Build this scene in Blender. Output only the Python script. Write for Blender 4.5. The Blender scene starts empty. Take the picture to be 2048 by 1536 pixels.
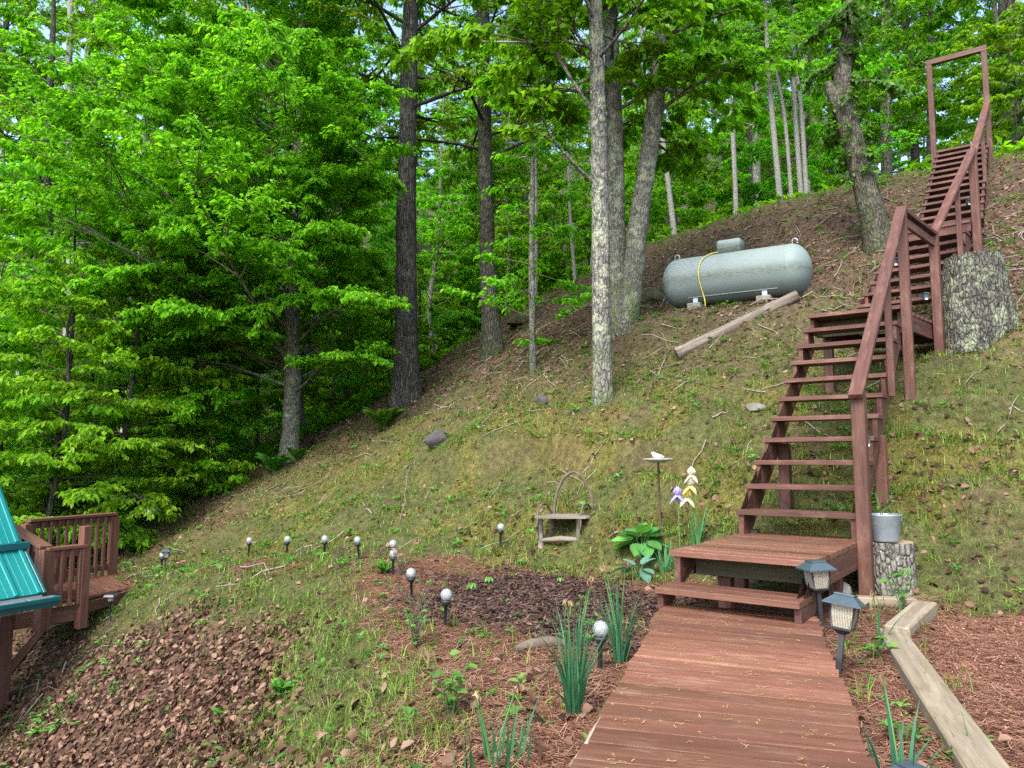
import bpy, bmesh, math, random
import numpy as np
from mathutils import Vector, Matrix

R = math.radians
SC = bpy.context.scene
COL = SC.collection
rng = np.random.default_rng(11)
random.seed(11)

# ------------------------------------------------------------------ camera
CAMZ, FPX, PITCH = 1.0, 1502.37, 0.0976
cam_d = bpy.data.cameras.new('camera')
cam_d.sensor_width = 36.0
cam_d.lens = FPX / 2048 * 36.0
cam_d.clip_start, cam_d.clip_end = 0.05, 600
cam = bpy.data.objects.new('camera', cam_d)
cam.location = (0, 0, CAMZ)
cam.rotation_euler = (math.pi / 2 + PITCH, 0, 0)
COL.objects.link(cam)
SC.camera = cam

# ------------------------------------------------------------------ light
SUN_EL, SUN_AZ = R(50), R(205)          # azimuth clockwise from +Y (the view direction)
wd = bpy.data.worlds.new('World')
SC.world = wd
wd.use_nodes = True
wn = wd.node_tree.nodes
sky = wn.new('ShaderNodeTexSky')
sky.sky_type = 'NISHITA'
sky.sun_disc = False
sky.sun_elevation = SUN_EL
sky.sun_rotation = SUN_AZ
sky.air_density, sky.dust_density, sky.ozone_density = 0.9, 5.0, 0.5
sky.altitude = 700
bg = wn['Background']
bg.inputs['Strength'].default_value = 0.15
wd.node_tree.links.new(sky.outputs[0], bg.inputs['Color'])
sun_d = bpy.data.lights.new('sun', 'SUN')
sun_d.energy = 1.2
sun_d.angle = R(22)
sun_d.color = (1.0, 0.985, 0.96)
sun = bpy.data.objects.new('sun', sun_d)
sv = Vector((math.sin(SUN_AZ) * math.cos(SUN_EL), math.cos(SUN_AZ) * math.cos(SUN_EL), math.sin(SUN_EL)))
sun.rotation_euler = sv.to_track_quat('Z', 'Y').to_euler()
sun.location = sv * 60
COL.objects.link(sun)

SC.view_settings.view_transform = 'Standard'
SC.view_settings.look = 'None'
SC.view_settings.exposure = 2.1
SC.view_settings.gamma = 1.0
SC.view_settings.use_curve_mapping = False
SC.render.engine = 'CYCLES'
cy = SC.cycles
cy.use_denoising = False
cy.max_bounces = 10
cy.diffuse_bounces = 9
cy.use_adaptive_sampling = True
cy.adaptive_threshold = 0.005
cy.glossy_bounces = 2
cy.transmission_bounces = 9
cy.transparent_max_bounces = 6
cy.caustics_reflective = False
cy.caustics_refractive = False
cy.sample_clamp_indirect = 3.0

# ------------------------------------------------------------------ object helpers
WM = {}

def tag(o, label=None, cat=None, group=None, kind=None):
    if label: o['label'] = label
    if cat: o['category'] = cat
    if group: o['group'] = group
    if kind: o['kind'] = kind
    return o

def put(o, parent=None, M=None):
    M = M if M is not None else Matrix.Identity(4)
    COL.objects.link(o)
    if parent is not None:
        o.parent = parent
        o.matrix_parent_inverse = WM[parent].inverted()
    o.matrix_basis = M
    WM[o] = M.copy()
    return o

def thing(name, label, cat, loc=(0, 0, 0), group=None, rz=0.0):
    o = bpy.data.objects.new(name, None)
    o.empty_display_size = 0.1
    put(o, None, Matrix.Translation(Vector(loc)) @ Matrix.Rotation(rz, 4, 'Z'))
    return tag(o, label, cat, group)

def copy_tree(o, M, label=None, group=None):
    c = o.copy()
    COL.objects.link(c)
    c.matrix_basis = M
    WM[c] = M
    if label: c['label'] = label
    if group: c['group'] = group
    for ch in o.children:
        k = ch.copy(); COL.objects.link(k); k.parent = c
        k.matrix_parent_inverse = ch.matrix_parent_inverse.copy()
        for g in ch.children:
            q = g.copy(); COL.objects.link(q); q.parent = k
            q.matrix_parent_inverse = g.matrix_parent_inverse.copy()
    return c

def np_mesh(name, V, F, mats=(), smooth=False, midx=None, attrs=None):
    """V (n,3) array; F (m,k) int array, or list of such arrays"""
    me = bpy.data.meshes.new(name)
    V = np.ascontiguousarray(V, dtype=np.float32)
    Fs = F if isinstance(F, list) else [F]
    Fs = [np.asarray(f, dtype=np.int32) for f in Fs if len(f)]
    me.vertices.add(len(V))
    me.vertices.foreach_set('co', V.ravel())
    loops = np.concatenate([f.ravel() for f in Fs])
    tot = np.concatenate([np.full(len(f), f.shape[1], np.int32) for f in Fs])
    start = np.concatenate([[0], np.cumsum(tot)[:-1]]).astype(np.int32)
    me.loops.add(len(loops)); me.loops.foreach_set('vertex_index', loops)
    me.polygons.add(len(tot)); me.polygons.foreach_set('loop_start', start); me.polygons.foreach_set('loop_total', tot)
    if smooth is True:
        me.polygons.foreach_set('use_smooth', np.ones(len(tot), bool))
    elif smooth is not False:
        me.polygons.foreach_set('use_smooth', np.asarray(smooth, bool))
    for m in (mats if isinstance(mats, (list, tuple)) else [mats]):
        me.materials.append(m)
    if midx is not None:
        me.polygons.foreach_set('material_index', np.asarray(midx, np.int32))
    for k, a in (attrs or {}).items():
        a = np.asarray(a, np.float32)
        if a.ndim == 1:
            at = me.attributes.new(k, 'FLOAT', 'POINT'); at.data.foreach_set('value', a)
        else:
            at = me.attributes.new(k, 'FLOAT_COLOR', 'POINT')
            c = np.ones((len(a), 4), np.float32); c[:, :3] = a
            at.data.foreach_set('color', c.ravel())
    me.update(calc_edges=True)
    me.validate()
    return me

class MB:
    """collects simple shapes into one mesh"""
    def __init__(s):
        s.v = []; s.f = {}; s.n = 0; s.sm = {}; s.mi = {}
    def add(s, V, F, smooth=False, mi=0):
        V = np.asarray(V, float); F = np.asarray(F, int)
        k = F.shape[1]
        s.f.setdefault(k, []).append(F + s.n)
        s.sm.setdefault(k, []).append(np.full(len(F), smooth))
        s.mi.setdefault(k, []).append(np.full(len(F), mi))
        s.v.append(V); s.n += len(V)
        return s
    def box(s, c, d, M=None, mi=0):
        c = np.array(c, float); h = np.array(d, float) / 2
        V = np.array([[x, y, z] for x in (-1, 1) for y in (-1, 1) for z in (-1, 1)]) * h + c
        if M is not None: V = V @ np.array(M.to_3x3()).T + np.array(M.translation)
        F = [[0, 1, 3, 2], [4, 6, 7, 5], [0, 4, 5, 1], [2, 3, 7, 6], [0, 2, 6, 4], [1, 5, 7, 3]]
        return s.add(V, F, mi=mi)
    def hexa(s, lo, hi, mi=0):
        """frustum between two quads given as 4 points each (ccw)"""
        V = list(lo) + list(hi)
        F = [[3, 2, 1, 0], [4, 5, 6, 7]] + [[i, (i + 1) % 4, 4 + (i + 1) % 4, 4 + i] for i in range(4)]
        return s.add(V, F, mi=mi)
    def tube(s, P, r, n=8, cap=True, smooth=True, mi=0, wob=0.0):
        V, F, C = tube(np.asarray(P, float), r, n, wob)
        s.add(V, F, smooth, mi)
        if cap:
            m = len(P)
            s.v.append(np.array([P[0], P[-1]], float)); a = s.n; s.n += 2
            o = a - m * n
            t = [[o + (i + 1) % n, o + i, a] for i in range(n)] + [[a - n + i, a - n + (i + 1) % n, a + 1] for i in range(n)]
            s.f.setdefault(3, []).append(np.array(t)); s.sm.setdefault(3, []).append(np.zeros(len(t), bool)); s.mi.setdefault(3, []).append(np.full(len(t), mi))
        return s
    def lathe(s, prof, n=16, c=(0, 0, 0), smooth=True, mi=0):
        a = np.linspace(0, 2 * np.pi, n, endpoint=False)
        V = np.concatenate([np.stack([r * np.cos(a), r * np.sin(a), np.full(n, z)], 1) for r, z in prof]) + np.array(c)
        F = [[k * n + i, k * n + (i + 1) % n, (k + 1) * n + (i + 1) % n, (k + 1) * n + i] for k in range(len(prof) - 1) for i in range(n)]
        return s.add(V, F, smooth, mi)
    def mesh(s, name, mats):
        ks = sorted(s.f)
        return np_mesh(name, np.concatenate(s.v), [np.concatenate(s.f[k]) for k in ks], mats,
                       np.concatenate([np.concatenate(s.sm[k]) for k in ks]), np.concatenate([np.concatenate(s.mi[k]) for k in ks]))
    def obj(s, name, mats, parent=None, M=None):
        return put(bpy.data.objects.new(name, s.mesh(name, mats)), parent, M)

def tube(P, r, n, wob=0.0):
    m = len(P)
    r = np.broadcast_to(np.asarray(r, float), (m,))
    T = np.gradient(P, axis=0)
    T /= np.linalg.norm(T, axis=1, keepdims=True) + 1e-9
    ref = np.array([0.0, 0, 1]) if abs(T[:, 2]).mean() < 0.8 else np.array([1.0, 0, 0])
    A = np.cross(T, ref); A /= np.linalg.norm(A, axis=1, keepdims=True) + 1e-9
    B = np.cross(T, A)
    a = np.linspace(0, 2 * np.pi, n, endpoint=False)
    rr = r[:, None, None] * np.ones((m, n, 1))
    if wob: rr = rr * (1 + wob * rng.normal(size=(m, n, 1)))
    V = P[:, None, :] + rr * (np.cos(a)[None, :, None] * A[:, None, :] + np.sin(a)[None, :, None] * B[:, None, :])
    i = np.arange(m - 1)[:, None] * n; j = np.arange(n)[None, :]; k = (j + 1) % n
    F = np.stack([i + j, i + n + j, i + n + k, i + k], -1).reshape(-1, 4)
    return V.reshape(-1, 3), F, None

_cb = {}
def cbox_mesh(d, b, mat):
    """chamfered board, shared by size and material"""
    key = (round(d[0], 3), round(d[1], 3), round(d[2], 3), mat.name)
    if key in _cb: return _cb[key]
    bm = bmesh.new()
    bmesh.ops.create_cube(bm, size=1.0)
    bmesh.ops.scale(bm, vec=d, verts=bm.verts)
    bmesh.ops.bevel(bm, geom=list(bm.edges), offset=b, segments=1, affect='EDGES', profile=0.5)
    me = bpy.data.meshes.new('board'); bm.to_mesh(me); bm.free()
    me.materials.append(mat)
    _cb[key] = me
    return me

def frame(X, up=(0, 0, 1)):
    X = Vector(X).normalized(); up = Vector(up)
    Y = up.cross(X)
    if Y.length < 1e-5: Y = Vector((0, 1, 0)).cross(X)
    Y.normalize()
    return Matrix((X, Y, X.cross(Y))).transposed()

def board(name, A, B, w, t, mat, parent, up=(0, 0, 1), b=0.003):
    """a plank from A to B; w across (local Y), t thick (local Z, towards up)"""
    A = Vector(A); B = Vector(B)
    M = frame(B - A, up).to_4x4(); M.translation = (A + B) / 2
    o = bpy.data.objects.new(name, cbox_mesh(((B - A).length, w, t), b, mat))
    return put(o, parent, M)

# ------------------------------------------------------------------ noise and terrain
def vnoise(x, y, seed=0):
    xi = np.floor(x).astype(np.int64); yi = np.floor(y).astype(np.int64)
    fx = x - xi; fy = y - yi
    fx = fx * fx * (3 - 2 * fx); fy = fy * fy * (3 - 2 * fy)
    def h(a, b):
        n = (a * 374761393 + b * 668265263 + seed * 1442695041) & 0x7fffffff
        n = ((n ^ (n >> 13)) * 1274126177) & 0x7fffffff
        return ((n ^ (n >> 16)) & 0xffff) / 65535.0
    return (h(xi, yi) * (1 - fx) + h(xi + 1, yi) * fx) * (1 - fy) + (h(xi, yi + 1) * (1 - fx) + h(xi + 1, yi + 1) * fx) * fy

def fbm(x, y, sc, oct=4, seed=0):
    v = 0; a = 0.5
    for k in range(oct):
        v = v + a * vnoise(x * sc + 17.3 * k, y * sc - 9.1 * k, seed + k)
        sc *= 2.03; a *= 0.5
    return v / (1 - 0.5 ** oct) - 0.5

P0 = (1.5, 6.2); UU = (0.585, 0.811); VV = (-0.811, 0.585)
def st(x, y):
    dx = x - P0[0]; dy = y - P0[1]
    return dx * UU[0] + dy * UU[1], dx * VV[0] + dy * VV[1]
def xy(s, t):
    return P0[0] + s * UU[0] + t * VV[0], P0[1] + s * UU[1] + t * VV[1]
def sstep(a, b, x):
    u = np.clip((x - a) / (b - a), 0, 1)
    return u * u * (3 - 2 * u)

def H0(x, y):
    s, t = st(x, y)
    z0 = np.interp(t, [-8, 1, 3.5, 4.5, 5.2, 6.9, 9.2, 12, 16, 25, 60], [-.0, -.05, -.07, -.1, -.16, -.45, -.65, -1.1, -1.7, -2.6, -3])
    zc = np.interp(t, [-30, -10, -.85, 2.1, 5.65, 8.5, 11.1, 14, 18, 26, 60], [7.3, 7.0, 6.78, 6.6, 6.2, 5.3, 4.25, 3.2, 2.2, 1.2, 1])
    F = np.interp(s, [-1, -.1, .25, 1.2, 2.2, 3.3, 5, 6, 8, 9.4, 10.1, 10.8], [0, 0, .012, .085, .18, .285, .44, .53, .715, .875, .96, 1])
    z = z0 + (zc - z0) * F
    z = z + 0.08 * np.clip(s - 10.8, 0, 5) + 0.34 * np.clip(s - 15, 0, 60)
    se = np.interp(t, [-8, -1.5, -.6, .67, 1.5, 2.67, 3.5, 5, 6.9, 9, 12, 16], [-9, -6, -4.0, -2.75, -2.3, -1.3, -.95, -1.0, -.9, -.6, -.3, 0])
    sl = np.interp(t, [-2, 2, 6, 8, 14], [.5, .68, .9, .9, .45])
    d = se - s
    sp = np.where(d > 3, d, 0.25 * np.log1p(np.exp(np.clip(d, -20, 20) / 0.25)))
    z = z - sl * np.minimum(sp, 6) - .1 * np.clip(sp - 6, 0, 30)
    dist = np.hypot(x, y)
    z = z + 0.30 * np.clip(dist - 30, 0, 60) * sstep(8, 18, t)
    tq = s + 1.1 * fbm(x, y, .5, 2, 8)
    z = z + .05 * np.sin(tq * 7.4) * sstep(.2, .8, s) * (1 - sstep(3.5, 5.5, s)) * (.5 + 1.2 * (fbm(x, y, .6, 2, 9) + .4))
    # eroded ledge on the mossy bank
    led = sstep(1.80, 1.88, s + 0.35 * fbm(x, y, .9, 3, 5)) * sstep(.3, 1.2, t) * (1 - sstep(4.0, 5.0, t))
    z = z + 0.30 * led - 0.24 * led * sstep(2.0, 3.6, s)
    return z

# line of the stairs (x, y, ground clearance height); the slope was cut back under it
STL = np.array([[1.9, 5.5, .05], [2.2, 5.9, .12], [3.6, 7.85, 1.85], [4.6, 9.1, 2.25], [6.1, 10.6, 3.75], [6.7, 11.1, 4.1], [8.4, 13.4, 6.35]])
def H(x, y):
    x = np.asarray(x, float); y = np.asarray(y, float)
    s, t = st(x, y)
    flat = 1 - sstep(-.3, .4, s)
    dist = np.hypot(x, y)
    z = H0(x, y) + (0.16 - 0.12 * flat) * fbm(x, y, .55, 3, 1) + (0.20 - 0.14 * flat) * fbm(x, y, 2.2, 3, 2) + (.11 - .07 * flat) * fbm(x, y, 6.0, 2, 3) * (dist < 25)
    best = np.full(z.shape, 1e9); zl = np.zeros(z.shape)
    for a, b in zip(STL[:-1], STL[1:]):
        e = b[:2] - a[:2]
        u = np.clip(((x - a[0]) * e[0] + (y - a[1]) * e[1]) / (e @ e), 0, 1)
        d = np.hypot(x - a[0] - u * e[0], y - a[1] - u * e[1])
        zl = np.where(d < best, a[2] + u * (b[2] - a[2]), zl); best = np.minimum(best, d)
    k = 1 - sstep(.45, 1.5, best)
    z = z - k * np.maximum(z - zl, 0)
    # level pad scraped for the tank
    ea = np.array([1.69, -1.02]); u = np.clip(((x - 2.60) * ea[0] + (y - 11.9) * ea[1]) / (ea @ ea), -.1, 1.1)
    d = np.hypot(x - 2.60 - u * ea[0], y - 11.9 - u * ea[1])
    k = 1 - sstep(.30, 1.25, d)
    return z + k * (3.27 - z)

def raydir(px, py):
    a = (px - 1024) / FPX; b = (768 - py) / FPX
    c, s_ = math.cos(PITCH), math.sin(PITCH)
    return np.array([a, c - b * s_, b * c + s_])
def atz(px, py, z):
    d = raydir(px, py); d = d * (z - CAMZ) / d[2]
    return np.array([d[0], d[1], z])
def aty(px, py, y):
    d = raydir(px, py); d = d * y / d[1]
    return np.array([d[0], y, d[2] + CAMZ])
_ys = np.concatenate([np.arange(1.2, 20, .015), np.arange(20, 90, .1)])
def G(px, py):
    """ground point seen at a photo pixel"""
    d = raydir(px, py); k = _ys / d[1]
    z = CAMZ + d[2] * k
    h = H(d[0] * k, _ys)
    i = np.argmax(z < h)
    if not (z < h).any(): i = len(k) - 1
    return np.array([d[0] * k[i], _ys[i], h[i]])
def hz(x, y): return float(H(np.array([x]), np.array([y]))[0])

# ------------------------------------------------------------------ materials
class NT:
    def __init__(s, name):
        s.m = bpy.data.materials.new(name); s.m.use_nodes = True
        s.t = s.m.node_tree; s.t.nodes.clear()
        s.out = s.t.nodes.new('ShaderNodeOutputMaterial')
    def n(s, typ, ins=None, **kw):
        o = s.t.nodes.new('ShaderNode' + typ)
        for k, v in kw.items(): setattr(o, k, v)
        for k, v in (ins or {}).items(): s.set(o, k, v)
        return o
    def set(s, o, k, v):
        i = o.inputs[k]
        if hasattr(v, 'is_output'): s.t.links.new(v, i)
        elif hasattr(v, 'outputs'): s.t.links.new(v.outputs[0], i)
        else: i.default_value = v
    def obj(s): return s.n('TexCoord').outputs['Object']
    def map(s, vec, scale): return s.n('Mapping', {'Vector': vec, 'Scale': scale}).outputs[0]
    def noise(s, vec, scale, det=4, rough=.6, dist=0): return s.n('TexNoise', {'Vector': vec, 'Scale': scale, 'Detail': det, 'Roughness': rough, 'Distortion': dist}).outputs['Fac']
    def ramp(s, fac, stops, interp='LINEAR'):
        r = s.n('ValToRGB', {'Fac': fac}); e = r.color_ramp.elements; r.color_ramp.interpolation = interp
        while len(e) < len(stops): e.new(0.5)
        for x, (p, c) in zip(e, stops):
            x.position = p
            x.color = (tuple(c[:3]) if hasattr(c, '__len__') else (c, c, c)) + (1,)
        return r.outputs[0]
    def mix(s, fac, a, b, typ='MIX'):
        o = s.n('Mix', data_type='RGBA', blend_type=typ)
        s.set(o, 0, fac)
        for i, v in ((6, a), (7, b)):
            if isinstance(v, tuple): v = tuple(v[:3]) + (1,)
            s.set(o, i, v)
        return o.outputs[2]
    def math(s, op, a, b=0.5): 
        o = s.n('Math', operation=op); s.set(o, 0, a); s.set(o, 1, b); return o.outputs[0]
    def bump(s, h, strength=.3, dist=.01): return s.n('Bump', {'Height': h, 'Strength': strength, 'Distance': dist}).outputs[0]
    def bsdf(s, col, rough=.6, spec=.4, metal=0, normal=None, **kw):
        if isinstance(col, tuple): col = col[:3] + (1,)
        d = {'Base Color': col, 'Roughness': rough, 'Specular IOR Level': spec, 'Metallic': metal}
        if normal is not None: d['Normal'] = normal
        d.update(kw)
        return s.n('BsdfPrincipled', d)
    def done(s, sh):
        s.set(s.out, 'Surface', sh); return s.m

def leaf_mat(name, dark, mid, light, trans=.4, tcol=None, rough=.42):
    t = NT(name)
    a = t.n('Attribute', attribute_name='lv').outputs['Fac']
    c = t.ramp(a, [(0.0, dark), (0.55, mid), (1.0, light)])
    rnd = t.n('ObjectInfo').outputs['Random']
    hs = t.n('HueSaturation', {'Color': c})
    m = t.n('MapRange', {'Value': rnd, 'To Min': .478, 'To Max': .515}); t.set(hs, 'Hue', m)
    m2 = t.n('MapRange', {'Value': rnd, 'To Min': .85, 'To Max': 1.2}); t.set(hs, 'Value', m2)
    c = hs.outputs[0]
    p = t.bsdf(c, rough + .1, .16)
    tc = t.mix(1.0, c, tcol or (1.3, 1.35, .35), 'MULTIPLY')
    tr = t.n('BsdfTranslucent', {'Color': tc})
    return t.done(t.n('MixShader', {0: trans, 1: p, 2: tr}))

def wood_mat(name, c0, c1, c2, rough=.55, spec=.35, wear=None, wearamt=.5, grain=1.0, vr=(.78, 1.22)):
    t = NT(name)
    ob = t.obj(); info = t.n('ObjectInfo').outputs['Random']
    off = t.n('CombineXYZ', {0: t.math('MULTIPLY', info, 37.0), 1: t.math('MULTIPLY', info, 91.0)})
    v = t.n('VectorMath', {0: ob, 1: off.outputs[0]}, operation='ADD').outputs[0]
    g = t.noise(t.map(v, (1.3, 26 * grain, 26 * grain)), 1.0, 6, .62, .6)
    b = t.noise(t.map(v, (1.6, 4, 4)), 1.3, 4, .55)
    fine = t.noise(t.map(v, (8, 160, 160)), 1.0, 3, .6)
    c = t.ramp(g, [(0.28, c0), (0.5, c1), (0.74, c2)])
    c = t.mix(t.ramp(b, [(0.35, 0.0), (0.7, .55)]), c, tuple(x * .62 for x in c1))
    c = t.mix(t.ramp(fine, [(.35, .22), (.6, 0.0)]), c, tuple(x * .35 for x in c0))
    if wear:
        w = t.noise(t.map(v, (2.2, 7, 7)), 2.0, 6, .7)
        c = t.mix(t.ramp(w, [(0.52, 0.0), (0.72, wearamt)]), c, wear)
    val = t.n('MapRange', {'Value': info, 'To Min': vr[0], 'To Max': vr[1]}).outputs[0]
    hue = t.n('MapRange', {'Value': t.math('FRACT', t.math('MULTIPLY', info, 7.31)), 'To Min': .496, 'To Max': .504}).outputs[0]
    c = t.n('HueSaturation', {'Hue': hue, 'Value': val, 'Color': c}).outputs[0]
    rr = t.ramp(b, [(0.3, max(0, rough - .14)), (0.7, min(1, rough + .12))])
    nrm = t.bump(t.math('ADD', g, t.math('MULTIPLY', fine, .6)), .35, .006)
    return t.done(t.bsdf(c, rr, spec, 0, nrm))

def bark_mat(name, c0, c1, c2, lichen=None, lamt=.5, lscale=9, vs=(9, 9, 1.6), bumpd=.03, moss=None):
    t = NT(name)
    ob = t.obj()
    f = t.noise(t.map(ob, vs), 2.2, 6, .65, .8)
    cr = t.n('TexVoronoi', {'Vector': t.map(ob, (vs[0] * 2.0, vs[1] * 2.0, vs[2] * 2.6)), 'Scale': 1.0}, feature='DISTANCE_TO_EDGE').outputs['Distance']
    cr = t.math('ADD', cr, t.math('MULTIPLY', t.math('SUBTRACT', t.noise(ob, 22, 4, .7), .5), .35))
    crk = t.ramp(cr, [(0.0, 0.25), (0.2, 1.0)])
    c = t.ramp(f, [(.25, c0), (.5, c1), (.75, c2)])
    c = t.mix(crk, tuple(x * .55 for x in c0), c)
    if lichen:
        l = t.noise(ob, lscale, 6, .72)
        l2 = t.noise(ob, lscale * .3, 3, .5)
        msk = t.math('MULTIPLY', t.ramp(l, [(.47, 0.0), (.57, 1.0)]), t.ramp(l2, [(.36, .12), (.58, 1.0)]))
        c = t.mix(t.math('MULTIPLY', msk, lamt), c, lichen)
        l3 = t.noise(ob, lscale * 2.3, 4, .7)
        c = t.mix(t.math('MULTIPLY', t.ramp(l3, [(.56, 0.0), (.66, 1.0)]), lamt * .7), c, tuple(x * 1.25 for x in lichen))
    if moss:
        z = t.n('SeparateXYZ', {0: ob}).outputs[2]
        mm = t.math('MULTIPLY', t.ramp(t.noise(ob, 3.5, 5, .7), [(.42, 0.0), (.6, 1.0)]), t.n('MapRange', {'Value': z, 'From Min': .1, 'From Max': 1.1, 'To Min': .85, 'To Max': .12}).outputs[0])
        c = t.mix(mm, c, moss)
    h = t.math('ADD', f, t.math('MULTIPLY', crk, .8))
    return t.done(t.bsdf(c, .9, .15, 0, t.bump(h, .9, bumpd)))

def plain(name, col, rough=.5, spec=.4, metal=0, var=.25, sc=6, bump=.15):
    t = NT(name)
    ob = t.obj(); n1 = t.noise(ob, sc, 5, .65)
    c = t.mix(t.ramp(n1, [(.3, 1.0), (.65, 0.0)]), col, tuple(x * (1 - var) for x in col))
    return t.done(t.bsdf(c, t.ramp(n1, [(.3, max(0, rough - .08)), (.7, min(1, rough + .1))]), spec, metal, t.bump(t.noise(ob, sc * 6, 3), bump, .004)))

M = {}
M['stain'] = wood_mat('red_brown_stained_wood', (.050, .021, .015), (.104, .045, .032), (.158, .073, .052), .6, .3, (.22, .13, .10), .5)
M['deckst'] = wood_mat('weathered_red_brown_planks', (.105, .044, .026), (.175, .076, .046), (.235, .110, .072), .45, .4, (.28, .17, .115), .55, .8, (.66, 1.28))
M['green_under'] = wood_mat('algae_stained_lumber', (.045, .042, .026), (.085, .078, .050), (.12, .11, .075), .8, .2)
M['decko'] = wood_mat('brown_stained_deck_wood', (.065, .028, .018), (.130, .055, .034), (.180, .080, .052), .55, .35, (.25, .15, .11), .3)
M['lumber'] = wood_mat('pale_treated_lumber', (.13, .10, .062), (.26, .215, .15), (.36, .31, .235), .85, .15, (.22, .20, .165), .7, .55)
M['greywood'] = wood_mat('weathered_grey_wood', (.085, .070, .052), (.17, .145, .115), (.28, .25, .21), .88, .15, (.13, .12, .08), .5)
M['logwood'] = wood_mat('bleached_bare_log', (.055, .044, .034), (.17, .145, .118), (.30, .27, .235), .92, .1, (.10, .08, .06), .7, .8)
M['twig'] = plain('grey_twig', (.13, .105, .08), .9, .1, 0, .4, 20)
M['drytwig'] = plain('dry_pale_twig', (.24, .20, .16), .9, .1, 0, .4, 20)
M['bark_oak'] = bark_mat('furrowed_oak_bark', (.025, .024, .021), (.085, .083, .075), (.18, .178, .165), (.2, .21, .17), .3, 6, (14, 14, 1.3), .09)
M['bark_dark'] = bark_mat('dark_rough_bark', (.030, .026, .022), (.062, .056, .048), (.11, .105, .095), (.16, .18, .13), .35, 5, (11, 11, 2), .04, (.035, .06, .012))
M['bark_lichen'] = bark_mat('pale_lichen_bark', (.065, .061, .054), (.145, .14, .128), (.25, .245, .228), (.33, .35, .25), .95, 7, (10, 10, 3), .025, (.07, .10, .03))
M['bark_grey'] = bark_mat('grey_mottled_bark', (.075, .07, .06), (.13, .125, .11), (.21, .205, .185), (.28, .31, .21), .75, 8, (12, 12, 3), .02, (.06, .09, .02))
M['bark_brown'] = bark_mat('grey_brown_bark', (.040, .035, .028), (.082, .073, .060), (.14, .13, .112), (.20, .22, .15), .45, 8, (12, 12, 2.5), .03, (.045, .07, .018))
M['bark_white'] = bark_mat('pale_slender_bark', (.17, .165, .15), (.30, .295, .275), (.42, .415, .39), (.22, .25, .18), .4, 14, (10, 10, 8), .012)
M['bark_stump'] = bark_mat('thick_lichen_covered_bark', (.045, .040, .035), (.095, .088, .078), (.15, .145, .13), (.25, .29, .19), .9, 9, (13, 13, 4), .05, None)
M['bark_cut'] = bark_mat('flaky_grey_bark', (.08, .072, .06), (.19, .18, .155), (.36, .35, .31), (.33, .32, .26), .6, 14, (15, 15, 5), .04)
M['cutwood'] = plain('weathered_cut_wood', (.28, .22, .15), .9, .1, 0, .5, 14)
M['leaf_hero'] = leaf_mat('fresh_beech_leaves', (.060, .185, .006), (.125, .33, .011), (.24, .48, .022), .55)
M['leaf_maple'] = leaf_mat('maple_leaves', (.052, .17, .006), (.11, .31, .011), (.21, .46, .022), .58)
M['leaf_oak'] = leaf_mat('oak_leaves', (.055, .165, .006), (.12, .295, .012), (.23, .44, .026), .58)
M['leaf_bg'] = leaf_mat('woodland_leaves', (.052, .17, .006), (.11, .31, .011), (.21, .46, .024), .58)
M['leaf_bgy'] = leaf_mat('yellow_green_woodland_leaves', (.065, .175, .006), (.135, .32, .012), (.25, .47, .024), .58)
M['leaf_pine'] = leaf_mat('pine_needles', (.014, .055, .016), (.028, .095, .026), (.055, .15, .040), .25, (1.1, 1.2, .7))
M['leaf_ivy'] = leaf_mat('creeper_leaves', (.025, .10, .014), (.06, .19, .026), (.12, .29, .045), .42)
M['leaf_weed'] = leaf_mat('weed_leaves', (.035, .105, .020), (.075, .19, .035), (.145, .29, .065), .35)
M['leaf_fern'] = leaf_mat('fern_fronds', (.03, .12, .012), (.07, .22, .02), (.12, .30, .04), .4)
M['leaf_daff'] = leaf_mat('daffodil_blades', (.020, .075, .035), (.040, .130, .062), (.085, .21, .105), .3, (1.2, 1.4, .6))
M['leaf_iris'] = leaf_mat('iris_blades', (.035, .13, .045), (.065, .21, .075), (.11, .30, .12), .35, (1.2, 1.4, .6))
M['leaf_hosta'] = leaf_mat('hosta_leaves', (.03, .13, .035), (.07, .24, .055), (.16, .37, .07), .3, (1.2, 1.4, .6))
M['leaf_hostab'] = leaf_mat('blue_green_hosta_leaves', (.05, .125, .085), (.09, .185, .13), (.16, .27, .20), .25, (1, 1.2, .9))
M['grass'] = leaf_mat('grass_blades', (.035, .075, .010), (.095, .180, .022), (.23, .32, .070), .4)
M['moss'] = leaf_mat('moss_tufts', (.065, .060, .008), (.145, .120, .014), (.25, .20, .030), .25)
M['drygrass'] = leaf_mat('dry_grass', (.15, .11, .055), (.25, .20, .11), (.36, .31, .19), .2, (1.1, 1, .8))
M['litter'] = leaf_mat('dead_leaves', (.026, .015, .009), (.092, .050, .030), (.215, .140, .092), .12, (1.2, .9, .6), .62)
M['needles'] = leaf_mat('pine_straw', (.060, .026, .016), (.170, .078, .046), (.33, .195, .13), .1, (1.1, .9, .7), .7)
M['mulch'] = leaf_mat('bark_mulch', (.024, .015, .012), (.058, .035, .027), (.13, .083, .066), .0, (1, 1, 1), .85)
M['chips'] = leaf_mat('wood_shavings', (.20, .09, .055), (.30, .15, .095), (.52, .38, .26), .05, (1, 1, 1), .85)
M['catkin'] = leaf_mat('yellow_catkins', (.24, .15, .05), (.36, .25, .10), (.46, .35, .17), .1, (1, 1, 1), .8)
M['rock'] = plain('grey_stone', (.17, .16, .14), .9, .15, 0, .55, 7, .5)
M['rockdark'] = plain('dark_stone', (.085, .08, .078), .9, .15, 0, .5, 7, .5)
M['rockmoss'] = plain('mossy_stone', (.085, .085, .045), .95, .1, 0, .6, 6, .5)
M['rockpale'] = plain('pale_stone', (.40, .38, .34), .85, .2, 0, .4, 9, .4)
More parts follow.
